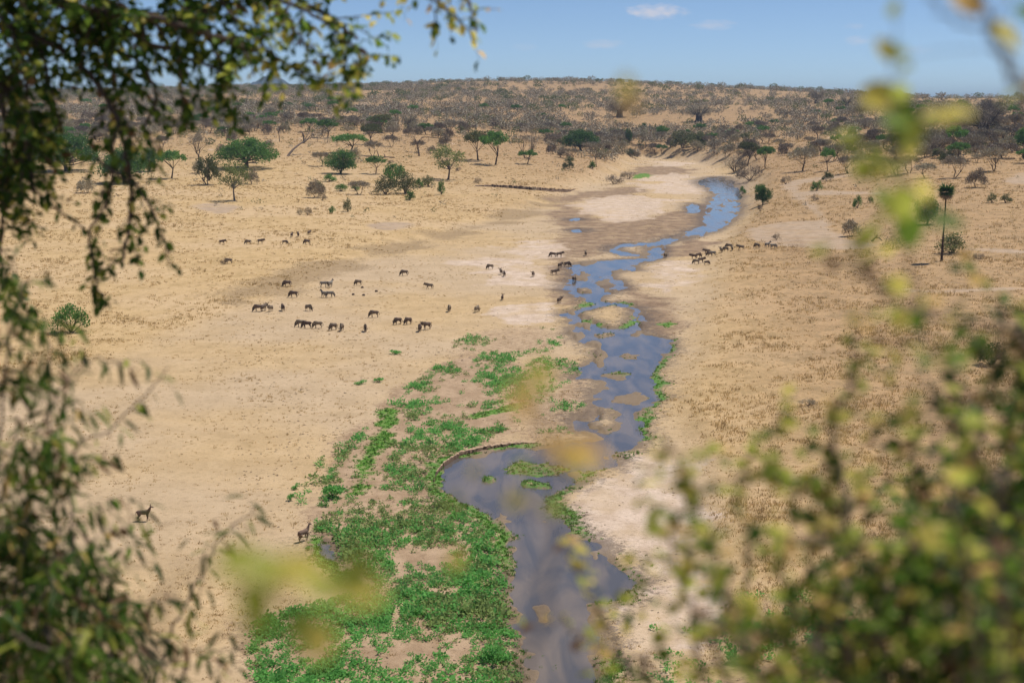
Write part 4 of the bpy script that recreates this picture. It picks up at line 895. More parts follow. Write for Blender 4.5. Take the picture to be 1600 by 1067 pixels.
def build_pebbles():
    rng = np.random.default_rng(35); N = 46000
    D = 1 / rng.uniform(1 / 450, 1 / 80, N); A = rng.uniform(-.2, .2, N); X = A * D; Y = D; z, m = land(X, Y)
    k = (m['bed'] > .6) & (m['water'] < -.6) & (rng.uniform(0, 1, N) < (.05 + .4 * np.clip(fbm(X, Y, 9, 3, 51), 0, 1)) * (1 - .6 * m['sand'])); X, Y, z = X[k], Y[k], z[k]; n = len(X)
    s = rng.uniform(.04, .12, n) * (1 + Y / 300); q = np.array([(1, 0, 0), (-.3, .9, 0), (-.8, -.7, 0), (.1, 0, .5), (.2, -.8, .2)])
    V = np.stack([X, Y, z - .01], 1)[:, None] + q[None] * s[:, None, None]; V[..., 0] += rng.normal(0, .3, (n, 5)) * s[:, None]
    f = np.array([(0, 1, 3), (1, 2, 3), (2, 4, 3), (4, 0, 3)]); F = (np.arange(n)[:, None, None] * 5 + f[None]).reshape(-1, 3)
    mb = MB(); mb.add(V.reshape(-1, 3), F); link('clods', mb.mesh('clods', simple('dark_clods', (.16, .115, .08), scale=.5, var=.4)), kind='stuff', label='small dark clods and droppings strewn over the river bed', category='clods')
build_pebbles()
# single herbs that stand apart
for i, (px, py, w, h, lb) in enumerate([(521, 778, 40, 26, 'bright green leafy herb at the top left tip of the green patch'), (775, 1036, 44, 34, 'rounded bright green herb on bare soil by the water bend'),
        (455, 782, 14, 13, 'lone small green herb, lower one on the pale flat'), (463, 764, 14, 11, 'lone small green herb, upper one on the pale flat'), (481, 860, 9, 9, 'tiny green herb below the standing waterbuck'),
        (762, 993, 16, 14, 'small round green herb beside the dark soil bank'), (1146, 1035, 30, 24, 'green herb on pale sand at the bottom right'), (508, 790, 18, 14, 'small green herb left of the leafy herb tip'),
        (617, 553, 22, 7, 'low grey green herb on the bare slope above the track'), (565, 600, 20, 7, 'low dull herb, left of two on the pale grass'), (592, 597, 18, 8, 'low dull herb, right of two on the pale grass')]):
    plant_at('low_herb', i, px, py, w, h, 'herb', lb, 'plant')

# ------------------------------------------------------------------ animals
def to_mesh(mb, name, material, voxel):
    me = mb.mesh(name, material, True); ob = bpy.data.objects.new('tmp', me); COL.objects.link(ob)
    r = ob.modifiers.new('r', 'REMESH'); r.mode = 'VOXEL'; r.voxel_size = voxel; r.use_smooth_shade = True
    sm = ob.modifiers.new('s', 'SMOOTH'); sm.factor = .5; sm.iterations = 2
    dg = bpy.context.evaluated_depsgraph_get(); out = bpy.data.meshes.new_from_object(ob.evaluated_get(dg)); out.name = name
    bpy.data.objects.remove(ob); return out
def loft(mb, rings, sides=12):
    V = []; n = len(rings)
    for i, (x, z, hw, hh) in enumerate(rings):
        a, b_ = rings[max(i - 1, 0)], rings[min(i + 1, n - 1)]; t = Vector((b_[0] - a[0], 0, b_[1] - a[1])).normalized(); up = Vector((-t.z, 0, t.x))
        for k in range(sides):
            q = 2 * math.pi * k / sides; V.append(Vector((x, 0, z)) + up * (math.sin(q) * hh) + Vector((0, math.cos(q) * hw, 0)))
    F = [(i * sides + k, i * sides + (k + 1) % sides, (i + 1) * sides + (k + 1) % sides, (i + 1) * sides + k) for i in range(n - 1) for k in range(sides)]
    mb.add(V, F); mb.add(V[:sides][::-1], [list(range(sides))]); mb.add(V[-sides:], [list(range(sides))])
def legs(mb, fx, hx, y, top, sw=(0, 0, 0, 0), k=1.0):
    for i, (s, w) in enumerate(((1, sw[0]), (-1, sw[1]))):
        tube(mb, [(fx, s * y, top), (fx + .02, s * y, top * .62), (fx + .02 + w * .6, s * y, top * .42), (fx + w, s * y, .1), (fx + w + .03, s * y, 0)], [.13 * k, .085 * k, .06 * k, .042 * k, .055 * k], 8)
    for i, (s, w) in enumerate(((1, sw[2]), (-1, sw[3]))):
        tube(mb, [(hx, s * y, top), (hx + .10, s * y, top * .72), (hx - .10 + w * .6, s * y, top * .47), (hx - .03 + w, s * y, .1), (hx + w, s * y, 0)], [.19 * k, .14 * k, .06 * k, .042 * k, .055 * k], 8)
M_WILD = simple('wildebeest_hide', (.18, .135, .105), scale=2.5, var=.4, objvar=.35); M_MANE = simple('dark_hair', (.025, .02, .018), scale=6); M_HORN = simple('horn', (.05, .042, .035), rough=.5)
M_BUCK = simple('waterbuck_coat', (.19, .13, .10), scale=2.5, var=.25)
def zebra_mat():
    m, nt, b, N, Lk = mat('zebra_coat'); t = N.new('ShaderNodeTexCoord'); w = N.new('ShaderNodeTexWave'); w.wave_type = 'BANDS'; w.bands_direction = 'X'
    w.inputs['Scale'].default_value = 3.2; w.inputs['Distortion'].default_value = 2.5; w.inputs['Detail'].default_value = 1; Lk.new(t.outputs['Object'], w.inputs['Vector'])
    r = N.new('ShaderNodeValToRGB'); r.color_ramp.elements[0].position = .42; r.color_ramp.elements[0].color = (.03, .026, .024, 1); r.color_ramp.elements[1].position = .55; r.color_ramp.elements[1].color = (.40, .36, .31, 1)
    Lk.new(w.outputs[0], r.inputs[0]); Lk.new(r.outputs[0], b.inputs['Base Color']); b.inputs['Roughness'].default_value = .85; return m
M_ZEB = zebra_mat()
ANIM = {}
def wild(pose):
    mb = MB(); body = [(-.80, 1.00, .07, .09), (-.72, 1.0, .18, .20), (-.5, 1.0, .24, .27), (-.2, .97, .26, .30), (.1, .98, .27, .34), (.35, 1.03, .25, .38), (.52, 1.06, .19, .34)]
    if pose == 'graze':
        neck = [(.72, .92, .14, .24), (.9, .66, .11, .17)]; head = [(1.0, .46, .11, .14), (1.07, .28, .09, .11), (1.12, .12, .075, .08), (1.13, .05, .06, .05)]; hp = Vector((.97, 0, .55)); hd = Vector((.25, 0, -.9))
    else:
        neck = [(.75, 1.14, .14, .24), (.98, 1.24, .11, .18)]; head = [(1.12, 1.24, .11, .14), (1.24, 1.10, .09, .11), (1.33, .94, .075, .085), (1.36, .88, .06, .055)]; hp = Vector((1.08, 0, 1.33)); hd = Vector((.6, 0, -.7))
    loft(mb, body + neck + head)
    sw = {'graze': (.06, -.08, .05, -.06), 'stand': (0, 0, 0, 0), 'walk': (.22, -.2, -.2, .22)}[pose]
    legs(mb, .42, -.55, .14, .85, sw)
    parts = [('body', to_mesh(mb, 'body', M_WILD, .035))]
    up = Vector((hd.z * -1, 0, hd.x)) if False else Vector((-hd.z, 0, hd.x)).normalized()
    for s in (1, -1):
        h = MB(); p = hp + Vector((0, s * .07, 0)); tube(h, [p, p + Vector((0, s * .2, -.03)), p + Vector((0, s * .33, .06)), p + Vector((.02, s * .30, .22)), p + Vector((.03, s * .22, .3))], [.05, .05, .04, .028, .01], 6); parts.append(('horn', h.mesh('horn', M_HORN, True)))
    rng = np.random.default_rng(1)
    sp = (body[-1:] + neck + head[:1]); q = MB(); n = 130; t = rng.uniform(0, len(sp) - 1.01, n); i = t.astype(int); f = t - i; sp = np.array(sp)
    r = sp[i] * (1 - f[:, None]) + sp[i + 1] * f[:, None]; tang = unit(np.stack([sp[i + 1][:, 0] - sp[i][:, 0], np.zeros(n), sp[i + 1][:, 1] - sp[i][:, 1]], 1)); upv = np.stack([-tang[:, 2], np.zeros(n), tang[:, 0]], 1)
    c = np.stack([r[:, 0], rng.normal(0, .03, n), r[:, 1]], 1) + upv * r[:, 3:4] * .93
    blades(q, c, upv * .6 - tang * .8 + np.stack([rng.normal(0, .2, n), rng.normal(0, .7, n), np.full(n, -.2)], 1), rng.normal(0, 1, (n, 3)), rng.uniform(.08, .15, n), np.full(n, .022)); parts.append(('mane', q.mesh('mane', M_MANE)))
    q = MB(); n = 90; t = rng.uniform(.8, len(sp) - 1.01, n); i = t.astype(int); f = t - i; r = sp[i] * (1 - f[:, None]) + sp[i + 1] * f[:, None]
    tang = unit(np.stack([sp[i + 1][:, 0] - sp[i][:, 0], np.zeros(n), sp[i + 1][:, 1] - sp[i][:, 1]], 1)); upv = np.stack([-tang[:, 2], np.zeros(n), tang[:, 0]], 1)
    blades(q, np.stack([r[:, 0], rng.normal(0, .03, n), r[:, 1]], 1) - upv * r[:, 3:4] * .9, np.stack([rng.normal(0, .2, n), rng.normal(0, .3, n), np.full(n, -1.)], 1), rng.normal(0, 1, (n, 3)), rng.uniform(.12, .24, n), np.full(n, .02)); parts.append(('beard', q.mesh('beard', M_MANE)))
    q = MB(); tube(q, [(-.78, 0, 1.06), (-.9, 0, .9), (-.92, .02, .6), (-.9, .02, .35)], [.035, .03, .05, .02], 6); parts.append(('tail', q.mesh('tail', M_MANE, True)))
    return parts
def zebra(pose):
    mb = MB(); body = [(-.82, 1.05, .08, .1), (-.72, 1.05, .22, .24), (-.45, 1.04, .27, .29), (-.1, 1.0, .28, .3), (.25, 1.02, .27, .31), (.5, 1.05, .21, .28)]
    if pose == 'graze': rest = [(.72, .92, .13, .21), (.92, .62, .10, .15), (1.02, .42, .10, .12), (1.1, .22, .075, .085), (1.13, .09, .06, .06)]; hp = Vector((.93, 0, .62))
    else: rest = [(.72, 1.24, .13, .22), (.9, 1.48, .10, .16), (1.02, 1.56, .10, .12), (1.2, 1.42, .08, .09), (1.32, 1.3, .06, .06)]; hp = Vector((.92, 0, 1.62))
    loft(mb, body + rest); legs(mb, .42, -.56, .15, .88, (.08, -.1, -.06, .1) if pose == 'stand' else (.05, -.05, .06, -.04), 1.05)
    parts = [('body', to_mesh(mb, 'body', M_ZEB, .035))]
    for s in (1, -1):
        h = MB(); tube(h, [hp + Vector((0, s * .07, .02)), hp + Vector((-.02, s * .1, .1)), hp + Vector((-.02, s * .11, .18))], [.03, .04, .012], 6); parts.append(('ear', h.mesh('ear', M_ZEB, True)))
    q = MB(); sp = (body[-1:] + rest[:3]); rng = np.random.default_rng(2)
    for i in range(len(sp) - 1):
        for t in np.linspace(0, 1, 12, endpoint=False):
            r = [sp[i][j] * (1 - t) + sp[i + 1][j] * t for j in range(4)]; tg = Vector((sp[i + 1][0] - sp[i][0], 0, sp[i + 1][1] - sp[i][1])).normalized(); u = Vector((-tg.z, 0, tg.x)); c = Vector((r[0], 0, r[1])) + u * r[3] * .95
            tube(q, [c, c + u * .12], [.03, .015], 4)
    parts.append(('mane', q.mesh('mane', M_ZEB)))
    q = MB(); tube(q, [(-.8, 0, 1.12), (-.9, 0, .95), (-.93, 0, .7), (-.92, 0, .5)], [.035, .03, .045, .02], 6); parts.append(('tail', q.mesh('tail', M_MANE, True)))
    return parts
def buck(turn):
    mb = MB(); loft(mb, [(-.78, 1.0, .08, .1), (-.68, 1.0, .19, .2), (-.4, 1.0, .23, .25), (-.05, .97, .24, .26), (.25, 1.0, .23, .26), (.45, 1.06, .17, .25), (.60, 1.24, .12, .18), (.72, 1.48, .09, .12), (.80, 1.62, .09, .10), (.94, 1.60, .075, .085), (1.08, 1.53, .055, .055), (1.12, 1.51, .04, .04)])
    legs(mb, .38, -.55, .13, .86, (.05, -.08, .10, -.14) if turn else (.02, -.03, .05, -.05), .88)
    parts = [('body', to_mesh(mb, 'body', M_BUCK, .032))]
    for s in (1, -1):
        h = MB(); p = Vector((.77, s * .07, 1.68)); tube(h, [p, p + Vector((-.02, s * .10, .1)), p + Vector((-.03, s * .16, .2))], [.03, .05, .012], 6); parts.append(('ear', h.mesh('ear', M_BUCK, True)))
    q = MB(); tube(q, [(-.77, 0, 1.08), (-.85, 0, .95), (-.86, 0, .7)], [.035, .04, .015], 6); parts.append(('tail', q.mesh('tail', M_BUCK, True)))
    return parts
ANIM['wg'] = wild('graze'); ANIM['ws'] = wild('stand'); ANIM['ww'] = wild('walk'); ANIM['zg'] = zebra('graze'); ANIM['zs'] = zebra('stand'); ANIM['wb'] = buck(0); ANIM['wc'] = buck(1)
def animal(kind, px, py, rot, label, sc=1.0):
    p, t = P(px, py); nm, cat, grp = {'w': ('wildebeest', 'wildebeest', 'wildebeest grazing in the valley'), 'z': ('zebra', 'zebra', 'zebras grazing in the valley'), 'b': ('waterbuck', 'antelope', None)}[('b' if kind in ('wb', 'wc') else kind[0])]
    z = float(land(np.array([p.x]), np.array([p.y]))[0][0])
    sc *= .93 + .1 * ((px * 7 + py * 3) % 11) / 11 - .05
    o = empty(nm, (p.x, p.y, z), R(rot + ((px * 13) % 17) - 8), (sc,) * 3, label=label, category=cat)
    if grp: o['group'] = grp
    for pn, me in ANIM[kind]: link(pn, me, o, **({'kind': 'stuff'} if pn in ('mane', 'beard') else {}))
for a in [
    ('wb', 225, 814, 8, 'brown waterbuck standing side-on, head up, on the lower left flat', .9), ('wc', 475, 846, 58, 'brown waterbuck seen from behind beside the green herb patch', .95),
    ('ww', 347, 382, 0, 'wildebeest walking, leftmost of the far left row'), ('wg', 388, 382, 180, 'wildebeest, second from the left in the far left row'), ('ws', 407, 381, 0, 'wildebeest, third from the left in the far left row', .95),
    ('wg', 445, 382, 0, 'wildebeest, second from right in the far left row', .9), ('wg', 480, 382, 180, 'wildebeest at the right end of the far left row'),
    ('ws', 456, 371, 80, 'wildebeest, leftmost of three behind the far left row'), ('ws', 466, 370, 110, 'wildebeest, middle of three behind the far left row'), ('ws', 483, 367, 70, 'wildebeest, rightmost of three behind the far left row', .9),
    ('wg', 358, 412, 180, 'lone wildebeest beside a dry bush on the left grass'),
    ('wg', 449, 448, 205, 'wildebeest grazing alone above left of the zebras'), ('wg', 459, 465, 188, 'wildebeest grazing directly left of the standing zebra'),
    ('zg', 506, 449, 0, 'zebra side-on, left of the upper overlapping pair'), ('zs', 516, 449, 60, 'zebra turned away, right of the upper overlapping pair'),
    ('zg', 515, 465, -10, 'zebra grazing, right of the lower zebra pair'), ('zs', 506, 465, 130, 'zebra with raised head, left of the lower zebra pair', .95),
    ('wg', 560, 446, 215, 'wildebeest grazing above the small dark rocks'), ('wg', 632, 431, 190, 'wildebeest grazing alone on the grey flat right of the zebras'), ('ww', 671, 452, 180, 'wildebeest walking alone towards the left on the grey flat'),
    ('wg', 404, 487, 185, 'wildebeest, leftmost of the row left of centre'), ('ws', 412, 486, 70, 'wildebeest half hidden behind the leftmost of its row'), ('ws', 423, 487, 250, 'wildebeest facing the camera in the left row'), ('wg', 442, 486, 120, 'wildebeest, right end of the left row'),
    ('wg', 482, 486, -40, 'wildebeest grazing alone between the left row and lower row'), ('wg', 585, 496, 190, 'wildebeest grazing alone above the lower row, right of middle'),
    ('wg', 470, 511, 200, 'wildebeest at the left end of the lower row, partly covered'), ('wg', 480, 513, 186, 'wildebeest overlapping the left end of the lower row'), ('wg', 497, 513, 205, 'wildebeest, third from the left in the lower row'),
    ('wg', 521, 516, 230, 'wildebeest turned three-quarters in the middle of the lower row'), ('wg', 534, 517, 265, 'wildebeest facing the camera in the middle of the lower row'), ('wg', 571, 518, 275, 'wildebeest facing the camera, right end of the lower row'),
    ('wg', 622, 507, 215, 'wildebeest, left of two upper animals right of the lower row'), ('wg', 638, 507, 220, 'wildebeest, right of two upper animals right of the lower row'), ('wg', 656, 518, 262, 'wildebeest grazing head-on left of its broadside neighbour'), ('ws', 667, 515, 225, 'wildebeest behind the head-on grazing one'),
    ('wg', 702, 487, 255, 'wildebeest head-on, left of two above the sandy green edge'), ('wg', 745, 488, 60, 'wildebeest seen from behind near the centre of the valley'), ('ws', 785, 469, 85, 'small wildebeest alone left of the river', .8),
    ('wg', 766, 421, 200, 'wildebeest grazing, left of three on pale sand'), ('ws', 783, 429, 100, 'wildebeest, middle of three on pale sand'), ('wg', 788, 432, 95, 'wildebeest, right of three on pale sand'),
    ('wg', 864, 402, 175, 'wildebeest grazing broadside on mud left of the river'), ('ws', 874, 402, 20, 'wildebeest just right of the broadside one on mud'), ('ws', 915, 400, 90, 'wildebeest at the upper edge of the wide pool'),
    ('ws', 833, 433, 265, 'wildebeest facing the camera on the pale sand bar'), ('ww', 866, 430, 10, 'wildebeest walking right towards the river'), ('ws', 875, 419, 60, 'wildebeest near the water, left of two'), ('wg', 886, 417, 20, 'wildebeest at the water edge, right of two'), ('wg', 897, 438, 60, 'wildebeest drinking at the left edge of the river'),
    ('wg', 1040, 403, 70, 'wildebeest alone on the right sand by the water'), ('ws', 874, 474, 60, 'wildebeest standing on the left bank above the island', .9),
    ('ws', 1084, 405, 180, 'wildebeest at the left front of the right bank herd'), ('wg', 1091, 403, 30, 'wildebeest behind the left front of the right bank herd'), ('wg', 1088, 413, 180, 'wildebeest at the lower left of the right bank herd'), ('ws', 1095, 411, 20, 'wildebeest at the lower middle of the right bank herd'),
    ('ws', 1105, 397, 190, 'wildebeest in the upper middle of the right bank herd'), ('wg', 1109, 401, 170, 'wildebeest in the middle of the right bank herd'), ('zg', 1114, 400, 150, 'pale grey zebra at the right of the bank herd middle'), ('wg', 1104, 414, 0, 'small wildebeest alone below the right bank herd', .8),
    ('ws', 1127, 395, 95, 'wildebeest, first of the line climbing from the river bank'), ('wg', 1134, 393, 160, 'wildebeest, second of the line climbing from the bank', .9), ('wg', 1139, 389, 180, 'wildebeest, third of the line climbing from the bank'), ('ws', 1144, 392, 80, 'wildebeest, fourth of the line climbing from the bank', .9), ('ww', 1158, 391, 160, 'wildebeest lagging right of the climbing line'),
    ('wg', 1183, 388, 130, 'wildebeest alone left of the far right zebra pair'), ('zs', 1199, 387, 20, 'zebra, left of the pair by the sandy track'), ('zg', 1208, 389, 10, 'zebra, right of the pair by the sandy track')]:
    animal(*a)
rng = np.random.default_rng(9)
for px, py, lb in [(566, 450, 'small dark rock right under a grazing wildebeest'), (552, 461, 'small dark rock, left of the lower two'), (568, 462, 'small dark rock, right of the lower two'), (588, 456, 'small flat dark rock, rightmost of four')]:  # lumps standing in for small dark forms of unknown kind
    bm = bmesh.new(); bmesh.ops.create_icosphere(bm, subdivisions=2, radius=.3)
    for v in bm.verts: v.co *= 1 + rng.normal(0, .10); v.co.z *= .8
    me = bpy.data.meshes.new('lump'); bm.to_mesh(me); bm.free(); me.materials.append(M_LUMP)
    p, t = P(px, py); o = link('lump', me, label=lb, category='lump', group='small dark lumps among the herd'); o.location = p + Vector((0, 0, .12))

# ------------------------------------------------------------------ foreground: branches and bushes at the edge of the overlook
M_FBARK = simple('twig_bark', (.20, .16, .13), scale=30, var=.35); M_FBARKD = simple('twig_bark_dark', (.10, .075, .06), scale=30, var=.35)
FL = [leafmat('leaf_green', (.050, .105, .018), .4, .3, 20, .35, .01), leafmat('leaf_yellow_green', (.44, .50, .09), .55, .25, 20, .25, .01), leafmat('leaf_yellow', (.74, .66, .16), .55, .25, 20, .2, .01),
      leafmat('leaf_ochre', (.78, .54, .20), .55, .25, 20, .2, .01), leafmat('leaf_brown', (.20, .115, .06), .4, .3, 20, .3, .01), leafmat('leaf_mid_green', (.16, .27, .04), .55, .3, 20, .3, .01)]
def leaf_geo(kind):
    T = [0, .12, .35, .65, .88, 1]; Wd = {'ovate': [.02, .16, .30, .26, .12, 0.0], 'round': [.02, .26, .40, .36, .18, 0.0], 'narrow': [.012, .06, .105, .09, .04, 0.0]}[kind]
    V = []; 
    for t, w in zip(T, Wd):
        z = -.16 * t * t if kind != 'narrow' else -.22 * t * t
        V += [(t, -w, z + w * .35), (t, 0, z), (t, w, z + w * .35)]
    F = []
    for i in range(len(T) - 1):
        a = i * 3; b_ = a + 3; F += [(a, b_, b_ + 1, a + 1), (a + 1, b_ + 1, b_ + 2, a + 2)]
    return np.array(V), np.array(F)
LEAF = {}
for k in ('ovate', 'round', 'narrow'):
    V, F = leaf_geo(k); LEAF[k] = (V, F, [])
    for m in FL:
        mb = MB(); mb.add(V, F); LEAF[k][2].append(mb.mesh('leaf', m, True))
def smooth_path(pts, n):
    P_ = [Vector(p) for p in pts]; P_ = [P_[0] * 2 - P_[1]] + P_ + [P_[-1] * 2 - P_[-2]]; out = []
    for i in range(1, len(P_) - 2):
        a, b_, c, d = P_[i - 1:i + 3]
        for t in np.linspace(0, 1, n, endpoint=False):
            out.append(.5 * ((2 * b_) + (c - a) * t + (2 * a - 5 * b_ + 4 * c - d) * t * t + (3 * b_ - a - 3 * c + d) * t ** 3))
    out.append(P_[-2]); return out
def plant(name, label, cat, base, specs, leafkind, bark, seed, maxobj=300, trunk=None, extra=None):
    """specs: path in photo pixels + camera depth per knot, radius, twig gap/length, leaf gap/size, colour weights, droop"""
    rng = np.random.default_rng(seed); base = Vector(base); root = empty(name, base, label=label, category=cat); ALL = []
    if trunk:
        mb = MB(); pts, r0, r1 = trunk; pts = smooth_path(pts, 5); tube(mb, [p - base for p in pts], list(np.linspace(r0, r1, len(pts))), 8); link('trunk', mb.mesh('trunk', bark, True), root)
    for sp in specs:
        DF = sp.get('df', 1.0); pts = smooth_path([W(q[0], q[1], q[2] * DF) if len(q) == 3 else Vector(q[:3]) for q in sp['p']], 7); n = len(pts); mb = MB()
        pts = [p + Vector(rng.normal(0, .006, 3)) for p in pts]
        tube(mb, [p - base for p in pts], list(np.linspace(sp['r'], sp['r'] * .35, n)), 6)
        br = link('branch', None, root) if False else None; leaves = []
        acc = 0.0; tot = sum((pts[i + 1] - pts[i]).length for i in range(n - 1)); s_from = sp.get('from', 0.0) * tot; s = 0.0
        g = sp['gap']; dr = sp.get('droop', .3)
        def leaves_on(line, lgap, size):
            L = 0.0; nxt = lgap * rng.uniform(.3, 1); side = 1
            for i in range(len(line) - 1):
                seg = line[i + 1] - line[i]; l = seg.length
                if l < 1e-6: continue
                while nxt <= L + l:
                    q = line[i] + seg * ((nxt - L) / l); t = seg / l; sd = t.cross(Vector((0, 0, 1)) + Vector(rng.normal(0, .6, 3))); sd = sd.normalized() * side if sd.length > 1e-4 else Vector((1, 0, 0))
                    d = (t * .45 + sd * .9 + Vector((0, 0, -sp.get('hang', .35))) + Vector(rng.normal(0, .3, 3))).normalized(); nr = (Vector((0, 0, 1)) + Vector(rng.normal(0, .55, 3))).normalized()
                    leaves.append((q + d * size * .12, d, nr, size * rng.uniform(.65, 1.25), int(rng.choice(6, p=sp['c'])))); side = -side; nxt += lgap * rng.uniform(.6, 1.4)
                L += l
        for i in range(n - 1):
            seg = pts[i + 1] - pts[i]; l = seg.length; t = seg / l
            while acc <= s + l:
                if acc >= s_from:
                    q = pts[i] + seg * ((acc - s) / l); a = rng.uniform(0, 6.28); o1 = t.orthogonal().normalized(); o2 = t.cross(o1)
                    d = (o1 * math.cos(a) + o2 * math.sin(a) + t * .5 + Vector((0, 0, -dr))).normalized(); L = sp['len'] * rng.uniform(.45, 1.2); line = [q]; dd = d.copy()
                    for k in range(4): dd = (dd + Vector((0, 0, -dr * .35)) + Vector(rng.normal(0, .16, 3))).normalized(); line.append(line[-1] + dd * L / 4)
                    rt = sp['r'] * .22; tube(mb, [p - base for p in line], list(np.linspace(max(rt, .0012), max(rt * .4, .0007), 5)), 4, cap=False)
                    leaves_on(line, sp['lg'], sp['s'])
                    if sp.get('sub', 0):
                        for k in range(sp['sub']):
                            q2 = line[rng.integers(1, 4)]; d2 = (dd + Vector(rng.normal(0, .7, 3)) + Vector((0, 0, -dr * .5))).normalized(); l2 = [q2, q2 + d2 * L * .2, q2 + d2 * L * .38 + Vector((0, 0, -dr * .05 * L))]
                            tube(mb, [p - base for p in l2], [.0012, .001, .0007], 4, cap=False); leaves_on(l2, sp['lg'], sp['s'])
                acc += g * rng.uniform(.6, 1.4)
            s += l
        if sp.get('tip', True): leaves_on(pts[int(n * max(.5, sp.get('from', 0))):], sp['lg'], sp['s'])
        for (px, py, dep, size, ang, ci) in sp.get('own', []):
            q = W(px, py, dep); leaves.append((q, Vector((math.cos(ang), rng.normal(0, .2), math.sin(ang))).normalized(), Vector((rng.normal(0, .3), -.6, .9)).normalized(), size * 1.15, ci))
            j = min(range(n), key=lambda k_: (pts[k_] - q).length); tube(mb, [pts[j] - base, (pts[j] + q) / 2 - base + Vector((0, 0, .005)), q - base], [.0012, .001, .0008], 4, cap=False)
        br = link('branch', mb.mesh('branch', bark, True), root)
        ALL += [(lf, br) for lf in leaves]
    # which leaves show largest in the picture
    def shown(lf):
        v = lf[0] - cam.location; dep = v.y * ct - v.z * st; up = v.y * st + v.z * ct
        if dep < .3: return -1
        x = 800 + FPX * v.x / dep; y = 533.5 - FPX * up / dep
        return lf[3] / dep if (-10 < x < 1610 and -10 < y < 1077) else -1
    sc_ = np.array([shown(a[0]) for a in ALL]); order = np.argsort(-sc_); pick = set(int(i) for i in order[:maxobj] if sc_[i] > 0)
    V, F, MS = LEAF[leafkind]; rest = {}; rv, rf, rm = [], [], []
    for i, ((q, d, nr, size, ci), br) in enumerate(ALL):
        x = d; y = nr.cross(x); y = y.normalized() if y.length > 1e-5 else x.orthogonal().normalized(); z = x.cross(y)
        if i in pick:
            o = link('leaf', MS[ci], br); M_ = Matrix((x, y, z)).transposed().to_4x4() @ Matrix.Scale(size, 4); M_.translation = q - base; o.matrix_local = M_
        else: rv.append((np.array((x, y, z)), np.array(q - base), size)); rm.append(ci)
    if rv:
        Rm = np.stack([a[0] for a in rv]); T = np.stack([a[1] for a in rv]); S = np.array([a[2] for a in rv])
        VV = np.einsum('vk,nkj->nvj', V, Rm) * S[:, None, None] + T[:, None]
        FF = (np.arange(len(rv))[:, None, None] * len(V) + F[None]).reshape(-1, 4); mb = MB(); mb.add(VV.reshape(-1, 3), FF, np.repeat(np.array(rm), len(F)))
        link('foliage', mb.mesh('foliage', FL, True), root, kind='stuff')
    print('PLANT', name, len(ALL), len(pick)); return root
def hz(x, y): return float(h_over(np.array([x]), np.array([y]))[0])
def path(*q): return list(q)
G0 = [.66, .10, .03, 0, .03, .18]; GY = [.34, .30, .14, .02, .03, .17]; GM = [.56, .08, .01, .02, .09, .24]; RB = [.08, .42, .16, .05, .05, .24]; RG = [.36, .20, .04, .03, .05, .32]; RY = [.05, .38, .34, .10, .05, .08]
def sp(p, r=.010, gap=.07, ln=.34, lg=.022, s=.047, c=G0, **k): d = dict(p=p, r=r, gap=gap, len=ln, lg=lg, s=s, c=c); d.update(k); return d
TX, TY = -5.1, 9.2
UL = 1.4
def ul(p, r=.010, gap=.07, ln=.34, lg=.022, s=.047, **k): return sp(p, r * UL, gap * UL, ln * UL, lg * UL, s * UL * .92, df=UL, **k)
